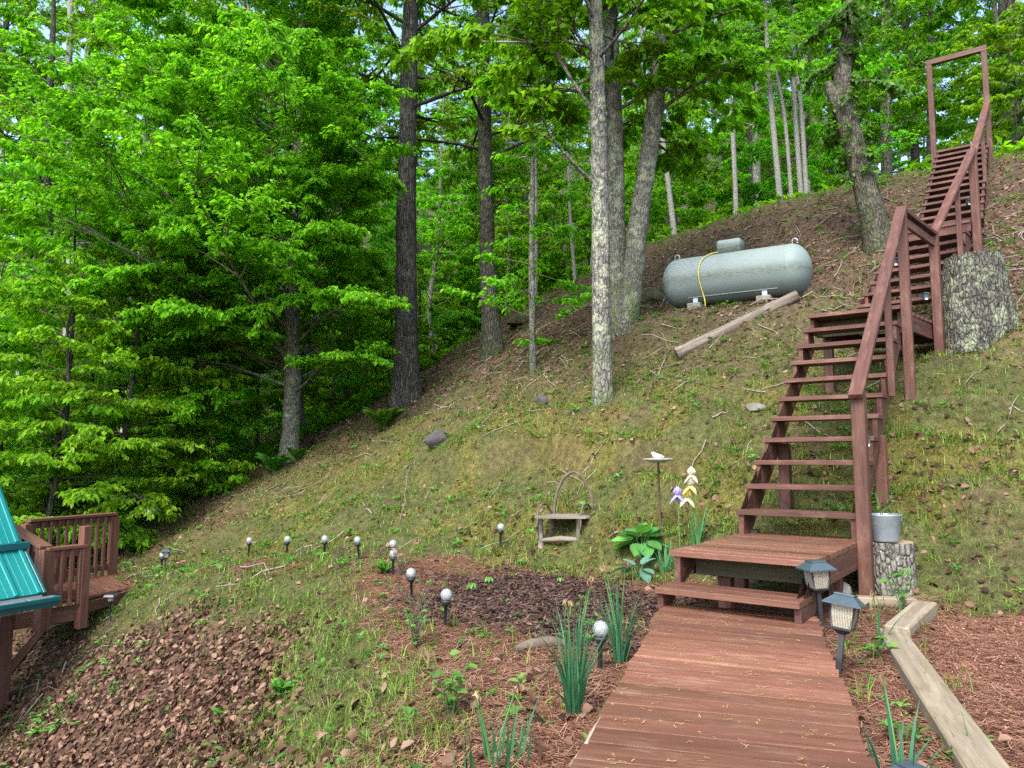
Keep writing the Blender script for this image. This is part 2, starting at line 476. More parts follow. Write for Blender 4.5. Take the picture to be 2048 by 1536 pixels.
M['concrete'] = plain('concrete', (.22, .20, .165), .9, .15, 0, .35, 14, .3)
M['black'] = plain('black_plastic', (.018, .021, .024), .42, .45, 0, .3, 12, .05)
M['slate'] = plain('dark_blue_grey_plastic', (.040, .062, .074), .36, .5, 0, .2, 12, .05)
M['galv'] = plain('galvanised_steel', (.30, .36, .39), .48, .5, .55, .22, 9, .08)
M['teal'] = plain('teal_painted_metal', (.004, .17, .16), .5, .3, 0, .10, 4, .03)
M['tealdk'] = plain('dark_teal_gutter', (.004, .085, .090), .34, .5, 0, .12, 5, .03)
M['gutter_in'] = plain('grey_gutter_lining', (.38, .40, .40), .5, .4, .1, .3, 6, .05)
M['cream'] = plain('cream_fascia_paint', (.62, .58, .48), .6, .3, 0, .12, 4, .05)
M['white'] = plain('white_glazed_ceramic', (.60, .58, .55), .45, .4, 0, .12, 12, .05)
M['dish'] = plain('grey_stone_dish', (.40, .39, .37), .7, .3, 0, .2, 14, .1)
M['rust'] = plain('rusty_rod', (.085, .052, .035), .85, .2, 0, .4, 25, .1)
M['yellow'] = plain('yellow_plastic', (.62, .44, .02), .5, .4, 0, .15, 5, .02)
M['hose'] = plain('yellow_gas_line', (.48, .40, .055), .5, .4, 0, .2, 12, .02)
M['dkgreen'] = plain('dark_green_enamel', (.010, .05, .045), .35, .5, 0, .2, 5, .02)
M['wire'] = plain('black_cable', (.03, .035, .04), .6, .3)
M['root'] = plain('pale_root', (.33, .27, .19), .85, .2, 0, .35, 14, .2)
M['petal_w'] = leaf_mat('cream_white_petals', (.46, .42, .22), (.58, .55, .38), (.66, .63, .52), .35, (1, 1, .8))
M['petal_y'] = leaf_mat('yellow_petals', (.55, .45, .10), (.62, .53, .17), (.66, .60, .30), .35, (1, 1, .6))
M['petal_v'] = leaf_mat('lavender_petals', (.24, .20, .56), (.36, .32, .68), (.50, .46, .78), .35, (1, 1, 1))
M['petal_p'] = leaf_mat('pink_petals', (.70, .07, .20), (.80, .17, .32), (.88, .36, .48), .35, (1, .8, .9))
M['papery'] = leaf_mat('papery_dead_flowers', (.20, .115, .06), (.30, .19, .11), (.42, .29, .18), .3, (1, 1, 1))
M['stem'] = plain('green_stem', (.07, .17, .05), .6, .3, 0, .2, 10, .02)

def mat_glass(name, col, tr=.55):
    t = NT(name)
    ob = t.obj()
    v = t.n('TexVoronoi', {'Vector': ob, 'Scale': 120.0}, feature='DISTANCE_TO_EDGE').outputs['Distance']
    crack = t.ramp(v, [(0.0, 1.0), (.09, 0.0)])
    c = t.mix(crack, col, (.55, .58, .58))
    p = t.bsdf(c, .22, .6, 0, t.bump(v, .6, .004))
    tp = t.n('BsdfTransparent', {'Color': (.92, .95, .94, 1)})
    f = t.n('MapRange', {'Value': crack, 'To Min': tr, 'To Max': .1}).outputs[0]
    return t.done(t.n('MixShader', {0: f, 1: p, 2: tp}))
M['globe'] = mat_glass('crackled_glass', (.20, .235, .225), .35)
def pane_mat():
    t = NT('ribbed_lantern_pane'); ob = t.obj()
    w = t.n('TexWave', {'Vector': t.map(ob, (1, 1, .02)), 'Scale': 55.0, 'Distortion': .15, 'Detail': 1.0}, wave_type='BANDS', bands_direction='DIAGONAL').outputs['Fac']
    n = t.noise(ob, 30, 3)
    c = t.mix(w, (.20, .19, .155), (.40, .38, .31))
    c = t.mix(t.ramp(n, [(.4, 0.0), (.7, .5)]), c, (.42, .36, .24))
    p = t.bsdf(c, .25, .5, 0, t.bump(w, .4, .004))
    return t.done(t.n('MixShader', {0: .35, 1: p, 2: t.n('BsdfTransparent', {'Color': (.9, .9, .86, 1)})}))
M['pane'] = pane_mat()

def tank_mat():
    t = NT('grey_green_tank_paint')
    ob = t.obj(); sx = t.n('SeparateXYZ', {0: ob})
    n1 = t.noise(ob, 3, 5, .6); n2 = t.noise(t.map(ob, (5, 5, 22)), 2.5, 6, .75); n3 = t.noise(t.map(ob, (28, 28, 3)), 1.5, 4, .7)
    c = t.mix(t.ramp(n1, [(.3, 0.0), (.7, 1.0)]), (.145, .19, .19), (.175, .22, .215))
    # grime line where the two weathering faces meet, and algae streaks below it
    z = sx.outputs[2]
    wob = t.math('ADD', z, t.math('MULTIPLY', t.math('SUBTRACT', n1, .5), .06))
    band = t.ramp(t.math('ABSOLUTE', t.math('SUBTRACT', wob, -.03)), [(0.0, 1.0), (.02, .8), (.11, 0.0)])
    band = t.math('MULTIPLY', band, t.ramp(n2, [(.38, 0.0), (.62, 1.0)]))
    c = t.mix(t.math('MULTIPLY', band, .95), c, (.045, .052, .022))
    st_ = t.math('MULTIPLY', t.ramp(n3, [(.45, 0.0), (.7, .6)]), t.ramp(z, [(.35, 1.0), (.62, .25)]))
    c = t.mix(st_, c, (.15, .18, .14))
    return t.done(t.bsdf(c, .6, .22, 0, t.bump(n2, .02, .003)))
M['tank'] = tank_mat()

def ground_mat():
    t = NT('hillside_soil')
    g = t.n('Attribute', attribute_name='gcol').outputs['Color']
    geo = t.n('NewGeometry').outputs['Position']
    n1 = t.noise(geo, 14, 6, .7); n2 = t.noise(geo, 70, 4, .7); n3 = t.noise(geo, 2.5, 4, .6)
    c = t.mix(1.0, g, t.ramp(n1, [(.28, .42), (.5, 1.0), (.72, 1.6)]), 'MULTIPLY')
    c = t.mix(1.0, c, t.ramp(n2, [(.3, .55), (.52, 1.0), (.72, 1.55)]), 'MULTIPLY')
    c = t.mix(1.0, c, t.ramp(n3, [(.3, .8), (.7, 1.2)]), 'MULTIPLY')
    h = t.math('ADD', n1, t.math('MULTIPLY', n2, .5))
    return t.done(t.bsdf(c, .95, .1, 0, t.bump(h, .8, .05)))
M['ground'] = ground_mat()

# ------------------------------------------------------------------ ground zones and the ground sheet
def zones(x, y):
    s, t = st(x, y)
    n1 = fbm(x, y, .9, 3, 31); n2 = fbm(x, y, 3.1, 3, 32); n3 = fbm(x, y, .45, 3, 33)
    se = np.interp(t, [-8, -1.5, -.6, .67, 1.5, 2.67, 3.5, 5, 6.9, 9, 12, 16], [-9, -6, -4.0, -2.75, -2.3, -1.3, -.95, -1.0, -.9, -.6, -.3, 0])
    Z = {}
    a = .35; u = (x - .22) * math.cos(a) + (y - 5.75) * math.sin(a); v = -(x - .22) * math.sin(a) + (y - 5.75) * math.cos(a)
    Z['mulch'] = .95 * (1 - sstep(.6, 1.2, np.hypot(u / .98, v / 1.42) + .7 * n2 + .3 * n1))
    xl = np.interp(y, [0, 2, 3.2, 4.7, 5.6, 7.1, 8, 12], [-.2, -.42, -.55, -.85, -1.15, -1.5, -1.7, -1.7])
    wl = .14 + (y - 2.54) * .326
    flat = (1 - sstep(-.25, .25, s + .3 * n2))
    straw = sstep(-.25, .3, x - xl + .8 * n2 + .5 * n1) * flat * (y < 9)
    Z['dirt'] = flat * sstep(-.06, .06, x - np.interp(y, [0, 2.4, 4.2, 4.9, 6.5], [1.3, 1.62, 2.25, 2.75, 2.75]))
    lampband = np.exp(-((s - se - .45) / .4) ** 2) * sstep(1.5, 2.5, t) * (1 - sstep(6, 7, t)) * sstep(-.25, .1, n1 + n2)
    Z['straw'] = np.clip(np.maximum(straw, .8 * lampband) * (1 - Z['mulch']) * (1 - Z['dirt']), 0, 1)
    used = np.clip(Z['mulch'] + Z['straw'] + Z['dirt'], 0, 1)
    low = sstep(.25, 1.1, se - s + .9 * n1 + .7 * n2)
    Z['litter'] = np.clip(low + .55 * sstep(6.5, 10, t + 3 * n1) * sstep(-.2, .3, n2 + .15), 0, 1) * (1 - used)
    bank = sstep(2.6, 6.0, s + 2.5 * n1) * (1 - sstep(9.7, 10.3, s))
    Z['bank'] = bank * (1 - used) * (1 - Z['litter'])
    moss = sstep(-.1, .35, s) * (1 - sstep(2.6, 4.6, s)) * sstep(-.12, .18, n2 + .6 * n1) * (1 - .6 * sstep(6, 9, t))
    Z['moss'] = np.clip(moss, 0, 1) * (1 - used) * (1 - Z['litter']) * (1 - .7 * Z['bank'])
    Z['grass'] = np.clip(1 - used - .9 * Z['litter'] - .88 * Z['bank'] - .55 * Z['moss'], 0, 1) * (.45 + .9 * sstep(-.15, .25, n2 + .4 * n1))
    crest = np.exp(-((s - 10.5) / .7) ** 2)
    Z['grass'] = np.clip(Z['grass'] + .9 * crest, 0, 1.3)
    Z['bare'] = sstep(.1, .3, fbm(x, y, 1.3, 3, 41)) * sstep(.2, 1, s) * (1 - sstep(3.5, 6, s))
    lq = s + 0.35 * fbm(x, y, .9, 3, 5)
    ledge = sstep(1.70, 1.78, lq) * (1 - sstep(1.86, 1.92, lq)) * sstep(.5, 1.2, t) * (1 - sstep(3.6, 4.6, t)) * sstep(-.12, .05, fbm(x, y, 1.7, 2, 51))
    for k in ('moss', 'grass', 'litter'): Z[k] = Z[k] * (1 - .95 * ledge)
    Z['bare'] = np.clip(Z['bare'] * .5 + .4 * ledge, 0, 1)
    Z['forest'] = sstep(10.6, 12.5, s) + sstep(11, 13, t)
    return Z

ZC = {'straw': (.105, .050, .031), 'mulch': (.045, .028, .022), 'dirt': (.210, .100, .062), 'litter': (.105, .060, .043),
      'bank': (.082, .056, .040), 'moss': (.112, .100, .024), 'grass': (.072, .076, .027)}

def build_ground():
    def axis(lo, hi, f0, f1, h):
        a = list(np.arange(f0, f1 + 1e-6, h)); d = h; v = f1
        while v < hi: d *= 1.16; v += d; a.append(v)
        d = h; v = f0; b = []
        while v > lo: d *= 1.16; v -= d; b.append(v)
        return np.array(b[::-1] + a)
    xs = axis(-140, 140, -7, 8, .075); ys = axis(-12, 170, 1.6, 17, .075)
    X, Y = np.meshgrid(xs, ys)
    Z = H(X, Y)
    nx, ny = len(xs), len(ys)
    i = np.arange(ny - 1)[:, None] * nx; j = np.arange(nx - 1)[None, :]
    F = np.stack([i + j, i + j + 1, i + nx + j + 1, i + nx + j], -1).reshape(-1, 4)
    zz = zones(X.ravel(), Y.ravel())
    w = np.zeros(X.size) + 1e-3; c = np.zeros((X.size, 3)) + 1e-3 * np.array((.09, .065, .045))
    for k, col in ZC.items():
        w += zz[k]; c += zz[k][:, None] * np.array(col)
    c /= w[:, None]
    b = zz['bare'][:, None] * (1 - np.clip(zz['straw'] + zz['mulch'] + zz['dirt'], 0, 1))[:, None] * .75
    c = c * (1 - b) + b * np.array((.105, .064, .043))
    f = np.clip(zz['forest'], 0, 1)[:, None]
    c = c * (1 - f) + f * np.array((.050, .050, .024))
    me = np_mesh('ground', np.stack([X.ravel(), Y.ravel(), Z.ravel()], 1), F, M['ground'], True, None, {'gcol': c})
    put(tag(bpy.data.objects.new('ground', me), 'wooded hillside of moss, grass and leaf litter falling away to the left', None, None, 'structure'))
build_ground()

# ------------------------------------------------------------------ leaf builders
def norm(v): return v / (np.linalg.norm(v, axis=-1, keepdims=True) + 1e-9)

def leaf_geo(P, D, N, L, W, fold=.25, curl=.15, kind='diamond'):
    """P base, D direction, N normal (n,3); returns V, [faces], verts per leaf"""
    n = len(P)
    D = norm(D); S = norm(np.cross(D, N)); N = np.cross(S, D)
    L = np.broadcast_to(L, (n,))[:, None]; W = np.broadcast_to(W, (n,))[:, None]
    fo = np.broadcast_to(fold, (n,))[:, None]; cu = np.broadcast_to(curl, (n,))[:, None]
    if kind == 'diamond':
        V = np.stack([P, P + D * L * .45 + S * W * .5 + N * W * fo, P + D * L - N * L * cu, P + D * L * .45 - S * W * .5 + N * W * fo], 1)
        b = np.arange(n)[:, None] * 4
        return V.reshape(-1, 3), [np.concatenate([b + np.array([[0, 1, 2]]), b + np.array([[0, 2, 3]])])], 4
    V = np.stack([P, P + D * L * .32 + S * W * .5 + N * W * fo, P + D * L * .32 - S * W * .5 + N * W * fo,
                  P + D * L * .68 + S * W * .4 + N * (W * fo - L * cu * .4), P + D * L * .68 - S * W * .4 + N * (W * fo - L * cu * .4), P + D * L - N * L * cu,
                  P + D * L * .32, P + D * L * .68 - N * L * cu * .4], 1)
    b = np.arange(n)[:, None] * 8
    T = np.concatenate([b + np.array([[0, 1, 6]]), b + np.array([[0, 6, 2]]), b + np.array([[3, 5, 7]]), b + np.array([[7, 5, 4]])])
    Q = np.concatenate([b + np.array([[1, 3, 7, 6]]), b + np.array([[6, 7, 4, 2]])])
    return V.reshape(-1, 3), [T, Q], 8

def blade_geo(P, D, L, W, bend, seg=2):
    """upright tapering blades that bend over sideways; D unit lean direction (horizontal), bend in metres per length"""
    n = len(P)
    L = np.broadcast_to(L, (n,)); W = np.broadcast_to(W, (n,)); bend = np.broadcast_to(bend, (n,))
    side = norm(np.cross(D, np.array([0, 0, 1.0])) + .3 * rng.normal(size=(n, 3)))
    rows = []
    for k in range(seg + 1):
        u = k / seg
        c = P + np.array([0, 0, 1.0]) * (L * u * (1 - .35 * np.clip(bend, 0, 1.5) * u))[:, None] + D * (L * bend * u ** 1.8)[:, None]
        w = (W * .5 * (1 - u ** 1.6 * .98))[:, None]
        if k < seg: rows += [c + side * w, c - side * w]
        else: rows += [c]
    V = np.stack(rows, 1); m = V.shape[1]
    b = np.arange(n)[:, None] * m
    Q = [b + np.array([[2 * k, 2 * k + 1, 2 * k + 3, 2 * k + 2]]) for k in range(seg - 1)]
    T = b + np.array([[2 * seg - 2, 2 * seg - 1, 2 * seg]])
    return V.reshape(-1, 3), ([np.concatenate(Q)] if Q else []) + [T], m

def leaf_mesh(name, geo, mat, lv):
    V, F, m = geo
    return np_mesh(name, V, F, mat, False, None, {'lv': np.repeat(lv, m)})

def rand_dir(n, zs=1.0):
    v = rng.normal(size=(n, 3)); v[:, 2] *= zs
    return norm(v)

# ------------------------------------------------------------------ plank walkway
WZ, WK = .065, .935
WL0, WL1 = WK * np.array([-.28, 1.05]), WK * np.array([1.06, 5.36])       # left edge, near to far
WR0, WR1 = WK * np.array([.66, 0.95]), WK * np.array([1.93, 4.86])
walk = thing('plank_walkway', 'red brown plank walkway leading up to the foot of the stairs', 'walkway', (.8, 3.4, 0))
def build_walkway():
    n = 30
    for i in range(n):
        a, b = i / n, (i + 1) / n
        jl = rng.uniform(-.012, .012, 2)
        q = [WL0 + (WL1 - WL0) * a, WR0 + (WR1 - WR0) * a, WR0 + (WR1 - WR0) * b, WL0 + (WL1 - WL0) * b]
        d = norm((q[3] - q[0])[None])[0]
        g = .012 + rng.uniform(0, .008)
        A = (q[0] + q[3]) / 2; B = (q[1] + q[2]) / 2
        ax = norm((B - A)[None])[0]
        A = A - ax * (.0 + jl[0]); B = B + ax * jl[1]
        w = float(np.linalg.norm(np.cross(np.append(q[3] - q[0], 0), np.append(ax, 0)))) - g
        z = WZ - .02 + rng.uniform(-.0025, .0025)
        tl = rng.uniform(-.004, .004)
        board('plank', (A[0], A[1], z + tl), (B[0], B[1], z - tl), w, .038, M['deckst'], walk, b=.0008)
    for e in (.12, .5, .88):
        p = WL0 + (WR0 - WL0) * e; q = WL1 + (WR1 - WL1) * e
        board('joist', (p[0], p[1], WZ - .087), (q[0] - .05, q[1] - .2, WZ - .087), .09, .09, M['stain'], walk)
build_walkway()

# ------------------------------------------------------------------ staircase
def rel(z): return z + CAMZ
class Flight:
    def __init__(s, o, th, W, r, run):
        s.o = np.array([o[0], o[1], rel(o[2])]); s.W, s.r, s.run = W, r, run
        s.d = np.array([math.sin(th), math.cos(th), 0]); s.n = np.array([math.cos(th), -math.sin(th), 0])
    def p(s, i, e, z=0.0):
        """i treads along, e metres across from the left end, z above the tread line"""
        return s.o + s.d * s.run * i + s.n * e + np.array([0, 0, s.r * i + z])
    def q(s, a, e, z):
        """a metres along, e across, absolute z"""
        v = s.o + s.d * a + s.n * e; v[2] = z
        return v
F1 = Flight((1.8089, 6.1396, -.4172), .6252, .914, .1976, .2443)
F2 = Flight((4.2967, 9.2496, 1.8933), .7502, .905, .1959, .2812)
F3 = Flight((6.2318, 11.2319, 3.6533), .6177, .86, .1983, .2934)
stairs = thing('wooden_staircase', 'long red brown wooden staircase climbing the hillside in three flights', 'staircase', (1.5, 5.4, 0))
S = M['stain']
def tread(F, i, z=0, depth=.25):
    a = F.p(i, 0, z); b = F.p(i, F.W, z)
    c = F.d * depth / 2 - np.array([0, 0, .02])
    tl = rng.uniform(-.003, .003)
    board('tread', a + c + [0, 0, tl], b + c - [0, 0, tl], depth, .04, S, stairs, up=(0, 0, 1))
def stringer(F, e, i0, i1, mat, deep=.10, th=.04):
    pts = []
    for i in range(i0, i1 + 1):
        a = F.run * i + .02; z = F.r * i - .042
        pts.append((a, z - F.r)); pts.append((a, z))
    a1 = F.run * (i1 + 1); z1 = F.r * i1 - .042
    pts.append((a1, z1)); pts.append((a1 + .05, z1 - deep * 1.4))
    lowz = F.r * i0 - .042 - F.r - deep * .2
    a0 = F.run * i0 + .02 + .1
    pts.append((a0, lowz))
    V = []
    for k in (0, th):
        for a, z in pts:
            v = F.o + F.d * a + F.n * (e + k); v[2] = F.o[2] + z
            V.append(v)
    n = len(pts)
    bm = bmesh.new()
    vs = [bm.verts.new(v) for v in V]
    f1 = bm.faces.new(vs[:n]); f2 = bm.faces.new(vs[n:][::-1])
    for i in range(n):
        bm.faces.new([vs[i], vs[n + i], vs[n + (i + 1) % n], vs[(i + 1) % n]])
    bmesh.ops.triangulate(bm, faces=[f1, f2]); bmesh.ops.recalc_face_normals(bm, faces=bm.faces)
    ctr = Vector(V[0])
    me = bpy.data.meshes.new('stringer')
    # local frame with X along the slope so the grain runs up the board
    MX = frame(F.d * F.run + np.array([0, 0, F.r])).to_4x4(); MX.translation = ctr
    bm.transform(MX.inverted()); bm.to_mesh(me); bm.free()
    me.materials.append(mat)
    put(bpy.data.objects.new('stringer', me), stairs, MX)
def post(x, y, z0, z1, w, name='post', par=None, face=None, w2=None, mat=None):
    f = face if face is not None else F1.d
    board(name, (x, y, z0), (x, y, z1), w, w2 or w, mat or S, par or stairs, up=tuple(f), b=.006)

for i in range(11): tread(F1, i)
stringer(F1, .015, 0, 9, S); stringer(F1, F1.W - .055, 0, 9, S)
for i in range(7): tread(F2, i, depth=.28)
stringer(F2, .015, 0, 6, S); stringer(F2, F2.W - .055, 0, 6, S)
for i in range(12): tread(F3, i, depth=.28)
stringer(F3, .015, 0, 11, S); stringer(F3, F3.W - .055, 0, 11, S)

def decking(c0, c1, c2, c3, n, z, name='platform_board', mat=None, t=.038):
    """boards filling the quad c0 c1 (front) c2 c3 (back), each running from the left to the right edge"""
    for i in range(n):
        u = (i + .5) / n
        a = c0 + (c3 - c0) * u; b = c1 + (c2 - c1) * u
        ax = norm((b - a)[None])[0]; e = c3 - c0
        w = np.linalg.norm(np.cross(np.append(e, 0), np.append(ax, 0))) / n - .006
        zz = z - t / 2 + rng.uniform(-.002, .002)
        board(name, (a[0], a[1], zz), (b[0], b[1], zz), w, t, mat or S, stairs, b=.0025)

# low platform with its bottom step
d1, n1 = F1.d[:2], F1.n[:2]
zp = F1.o[2] - F1.r
fl = F1.o[:2] - d1 * 1.30
c0 = fl; c1 = fl + n1 * F1.W; c3 = F1.o[:2] + d1 * .30; c2 = c3 + n1 * F1.W
decking(c0, c1, c2, c3, 11, zp, mat=M['deckst'])
def beam2(a, b, z, w, t, mat=S, name='beam', par=None, up=(0, 0, 1)):
    board(name, (a[0], a[1], z), (b[0], b[1], z), w, t, mat, par or stairs, up=up)
beam2(c1 - n1 * .02 + d1 * .22, c2 - n1 * .02, zp - .038 - .078, .038, .15)                 # right rim
beam2(c0 + n1 * .02 + d1 * .30, c3 + n1 * .02, zp - .038 - .078, .038, .15)                 # left rim
beam2(c0 + d1 * .34 + n1 * .05, c1 + d1 * .34 - n1 * .05, zp - .125, .04, .13, M['green_under'])   # header
def slab(pts, e0, th, name, mat, F=F1, par=None):
    """extruded side profile: pts (along, z) in flight coordinates, th thick across"""
    V = []
    for k in (0, th):
        for a, z in pts:
            v = F.o + F.d * a + F.n * (e0 + k); v[2] = z; V.append(v)
    n = len(pts)
    bm = bmesh.new(); vs = [bm.verts.new(v) for v in V]
    fa = [bm.faces.new(vs[:n]), bm.faces.new(vs[n:][::-1])]
    for i in range(n): bm.faces.new([vs[i], vs[n + i], vs[n + (i + 1) % n], vs[(i + 1) % n]])
    bmesh.ops.triangulate(bm, faces=fa); bmesh.ops.recalc_face_normals(bm, faces=bm.faces)
    MX = frame(F.d).to_4x4(); MX.translation = Vector(V[0])
    me = bpy.data.meshes.new(name); bm.transform(MX.inverted()); bm.to_mesh(me); bm.free(); me.materials.append(mat)
    put(bpy.data.objects.new(name, me), par or stairs, MX)
zs = zp - .195                                  # bottom step height
for e, zb_ in ((.03, WZ + .002), (F1.W - .045, -.06)):
    slab([(-1.285, zp - .040), (-1.285, zs - .042), (-1.56, zs - .042), (-1.56, zb_), (-1.44, zb_), (-1.02, zp - .12), (-1.02, zp - .040)], e, .038, 'step_stringer', S)
for k in range(2):
    a = F1.q(-1.60 + .145 * (k + .5), .03, zs - .02); b = F1.q(-1.60 + .145 * (k + .5), F1.W - .005, zs - .02)
    board('bottom_step_board', a, b, .141, .038, M['deckst'], stairs, b=.0025)
for a_, e_ in ((-.86, .22), (-.15, .08), (-.15, F1.W - .14)):
    v = F1.q(a_, e_, 0); post(v[0], v[1], hz(v[0], v[1]) - .1, zp - .12, .09, 'platform_leg')

# supports under the first flight
for i_, e_ in ((4.3, .10), (4.6, F1.W - .02), (0.9, .06)):
    v = F1.p(i_, e_); post(v[0], v[1], hz(v[0], v[1]) - .2, v[2] - .30 if i_ > 1 else v[2] - .35, .095, 'support_post', mat=S if i_ > 1 else M['green_under'])
# middle landing
L0 = F1.p(10, 0); L1 = F1.p(10, F1.W)
B0 = F2.q(.02, 0, 0); B1 = F2.q(.02, F2.W, 0)
zl = L0[2]
dl = norm(((L1 - L0))[None])[0]
decking((L0 + F1.d * .25)[:2], (L1 + F1.d * .25)[:2], B1[:2], B0[:2], 8, zl, 'landing_board')
beam2(L0[:2] + d1 * .34, L1[:2] + d1 * .34, zl - .13, .038, .17, M['green_under'], 'landing_joist')
beam2((L0 + F1.d * .10)[:2] + n1 * .02, B0[:2] + n1 * .02, zl - .13, .038, .17, S, 'landing_joist')
beam2((L1 + F1.d * .10)[:2] - n1 * .03, B1[:2] - n1 * .03, zl - .13, .038, .17, S, 'landing_joist')
beam2(B0[:2], B1[:2], zl - .14, .038, .17, M['green_under'], 'landing_joist')
for v in ((L0 + F1.d * .55 + F1.n * .08), (B0 + F2.n * .08)):
    post(v[0], v[1], hz(v[0], v[1]) - .2, zl - .05, .095, 'support_post')
# upper landing between the second and third flight
U0 = F2.p(7, 0); U1 = F2.p(7, F2.W)
zu = U0[2]
T0 = F3.q(-.02, 0, 0); T1 = F3.q(-.02, F3.W, 0)
decking(U0[:2], U1[:2], T1[:2], T0[:2], 5, zu, 'landing_board')
beam2(U0[:2] + F2.d[:2] * .05, U1[:2] + F2.d[:2] * .05, zu - .10, .038, .12, S, 'landing_joist')
tread(F3, -.95, z=.0, depth=.28)
for v in ((U0 + F2.n * .05 + F2.d * .1), (T0 + F3.n * .05)):
    post(v[0], v[1], hz(v[0], v[1]) - .2, zu - .04, .09, 'support_post')
for i_, e_ in ((3.2, .05), (3.2, F2.W - .05)):
    v = F2.p(i_, e_); post(v[0], v[1], hz(v[0], v[1]) - .2, v[2] - .22, .09, 'support_post', face=F2.d)
for i_, e_ in ((5, .06), (5, F3.W - .06), (10, .06), (10, F3.W - .06)):
    v = F3.p(i_, e_); post(v[0], v[1], hz(v[0], v[1]) - .2, v[2] - .22, .09, 'support_post', face=F3.d)

# handrail on the right-hand side
eo = F1.W + .045
RH = .97
p1 = F1.p(-.15, eo); p2 = F1.p(10.25, eo)
r1a = F1.p(-.55, eo, RH); r1b = F1.p(10.35, eo, RH)
post(p1[0], p1[1], hz(p1[0], p1[1]) - .2, F1.p(-.15, eo, RH)[2] - .03, .095, 'rail_post')
post(p2[0], p2[1], hz(p2[0], p2[1]) - .2, F1.p(10.25, eo, RH)[2] - .03, .095, 'rail_post')
up1 = np.cross(F1.n, F1.d * F1.run + np.array([0, 0, F1.r])); up1 = up1 if up1[2] > 0 else -up1
board('handrail', r1a, r1b, .10, .04, S, stairs, up=tuple(up1))
b1 = F1.p(6.1, eo - .012); rz = F1.p(6.1, eo, RH)[2]
post(b1[0], b1[1], b1[2] - .24, rz - .03, .06, 'baluster', w2=.045)
B3 = F2.q(-.20, F2.W + .05, 0)
z3 = F1.p(10.25, eo, RH)[2]
post(B3[0], B3[1], hz(B3[0], B3[1]) - .2, z3 - .03, .095, 'rail_post', face=F2.d)
board('handrail', (p2[0], p2[1], z3 - .02), (B3[0], B3[1], z3 - .02), .095, .04, S, stairs)
board('lower_rail', (p2[0], p2[1], z3 - .12), (B3[0], B3[1], z3 - .12), .038, .09, S, stairs)
P4 = F2.p(7.55, F2.W + .05)
z4 = F2.p(7.0, 0, RH)[2]
post(P4[0], P4[1], hz(P4[0], P4[1]) - .2, z4 + .02, .10, 'rail_post', face=F2.d)
ra = np.array([B3[0], B3[1], z3 - .01]); rb = np.array([P4[0], P4[1], z4 + .05])
dv = rb - ra
up2 = np.cross(F2.n, dv); up2 = up2 if up2[2] > 0 else -up2
board('handrail', ra - dv * .01, rb + dv * .012, .10, .04, S, stairs, up=tuple(up2))
m_ = ra + dv * .55; tb = F2.p(3.6, F2.W + .03)
post(m_[0], m_[1], tb[2] - .2, m_[2] - .03, .06, 'baluster', face=F2.d, w2=.045)
TR = F3.p(11, F3.W + .01); TL = F3.p(11, -.03)
rc = np.array([P4[0], P4[1], z4 - .02]); rd = np.array([TR[0] - .03, TR[1] - .05, TR[2] + .70])
dv3 = rd - rc; up3 = np.cross(F3.n, dv3); up3 = up3 if up3[2] > 0 else -up3
board('handrail', rc, rd, .10, .04, S, stairs, up=tuple(up3))
m_ = rc + dv3 * .55; tb = F3.p(5.6, F3.W + .02)
post(m_[0], m_[1], m_[2] - 1.15, m_[2] - .03, .06, 'baluster', face=F3.d, w2=.045)

arch = thing('timber_arch', 'tall rectangular timber arch standing at the top of the staircase', 'arch', (TL[0], TL[1], TL[2]))
at_ = rel(7.58)
TLp = TL + F3.d * .02; TRp = TR + F3.d * .02
post(TLp[0], TLp[1], hz(TLp[0], TLp[1]) - .3, at_ - .02, .095, 'arch_post', arch, F3.d)
post(TRp[0], TRp[1], hz(TRp[0], TRp[1]) - .3, at_ - .02, .095, 'arch_post', arch, F3.d)
board('lintel', (TLp - F3.n * .05) * [1, 1, 0] + [0, 0, at_ + .03], (TRp + F3.n * .05) * [1, 1, 0] + [0, 0, at_ + .03], .095, .10, S, arch)

# ------------------------------------------------------------------ trees
class Wood:
    """many tubes gathered into one mesh"""
    def __init__(s): s.V = []; s.F = []; s.n = 0
    def tube(s, P, r, n):
        V, F, _ = tube(np.asarray(P, float), r, n); s.V.append(V); s.F.append(F + s.n); s.n += len(V)
    def mesh(s, name, mat): return np_mesh(name, np.concatenate(s.V), np.concatenate(s.F), mat, True)

def rot_about(v, k, a):
    return v * math.cos(a) + np.cross(k, v) * math.sin(a) + k * (k @ v) * (1 - math.cos(a))

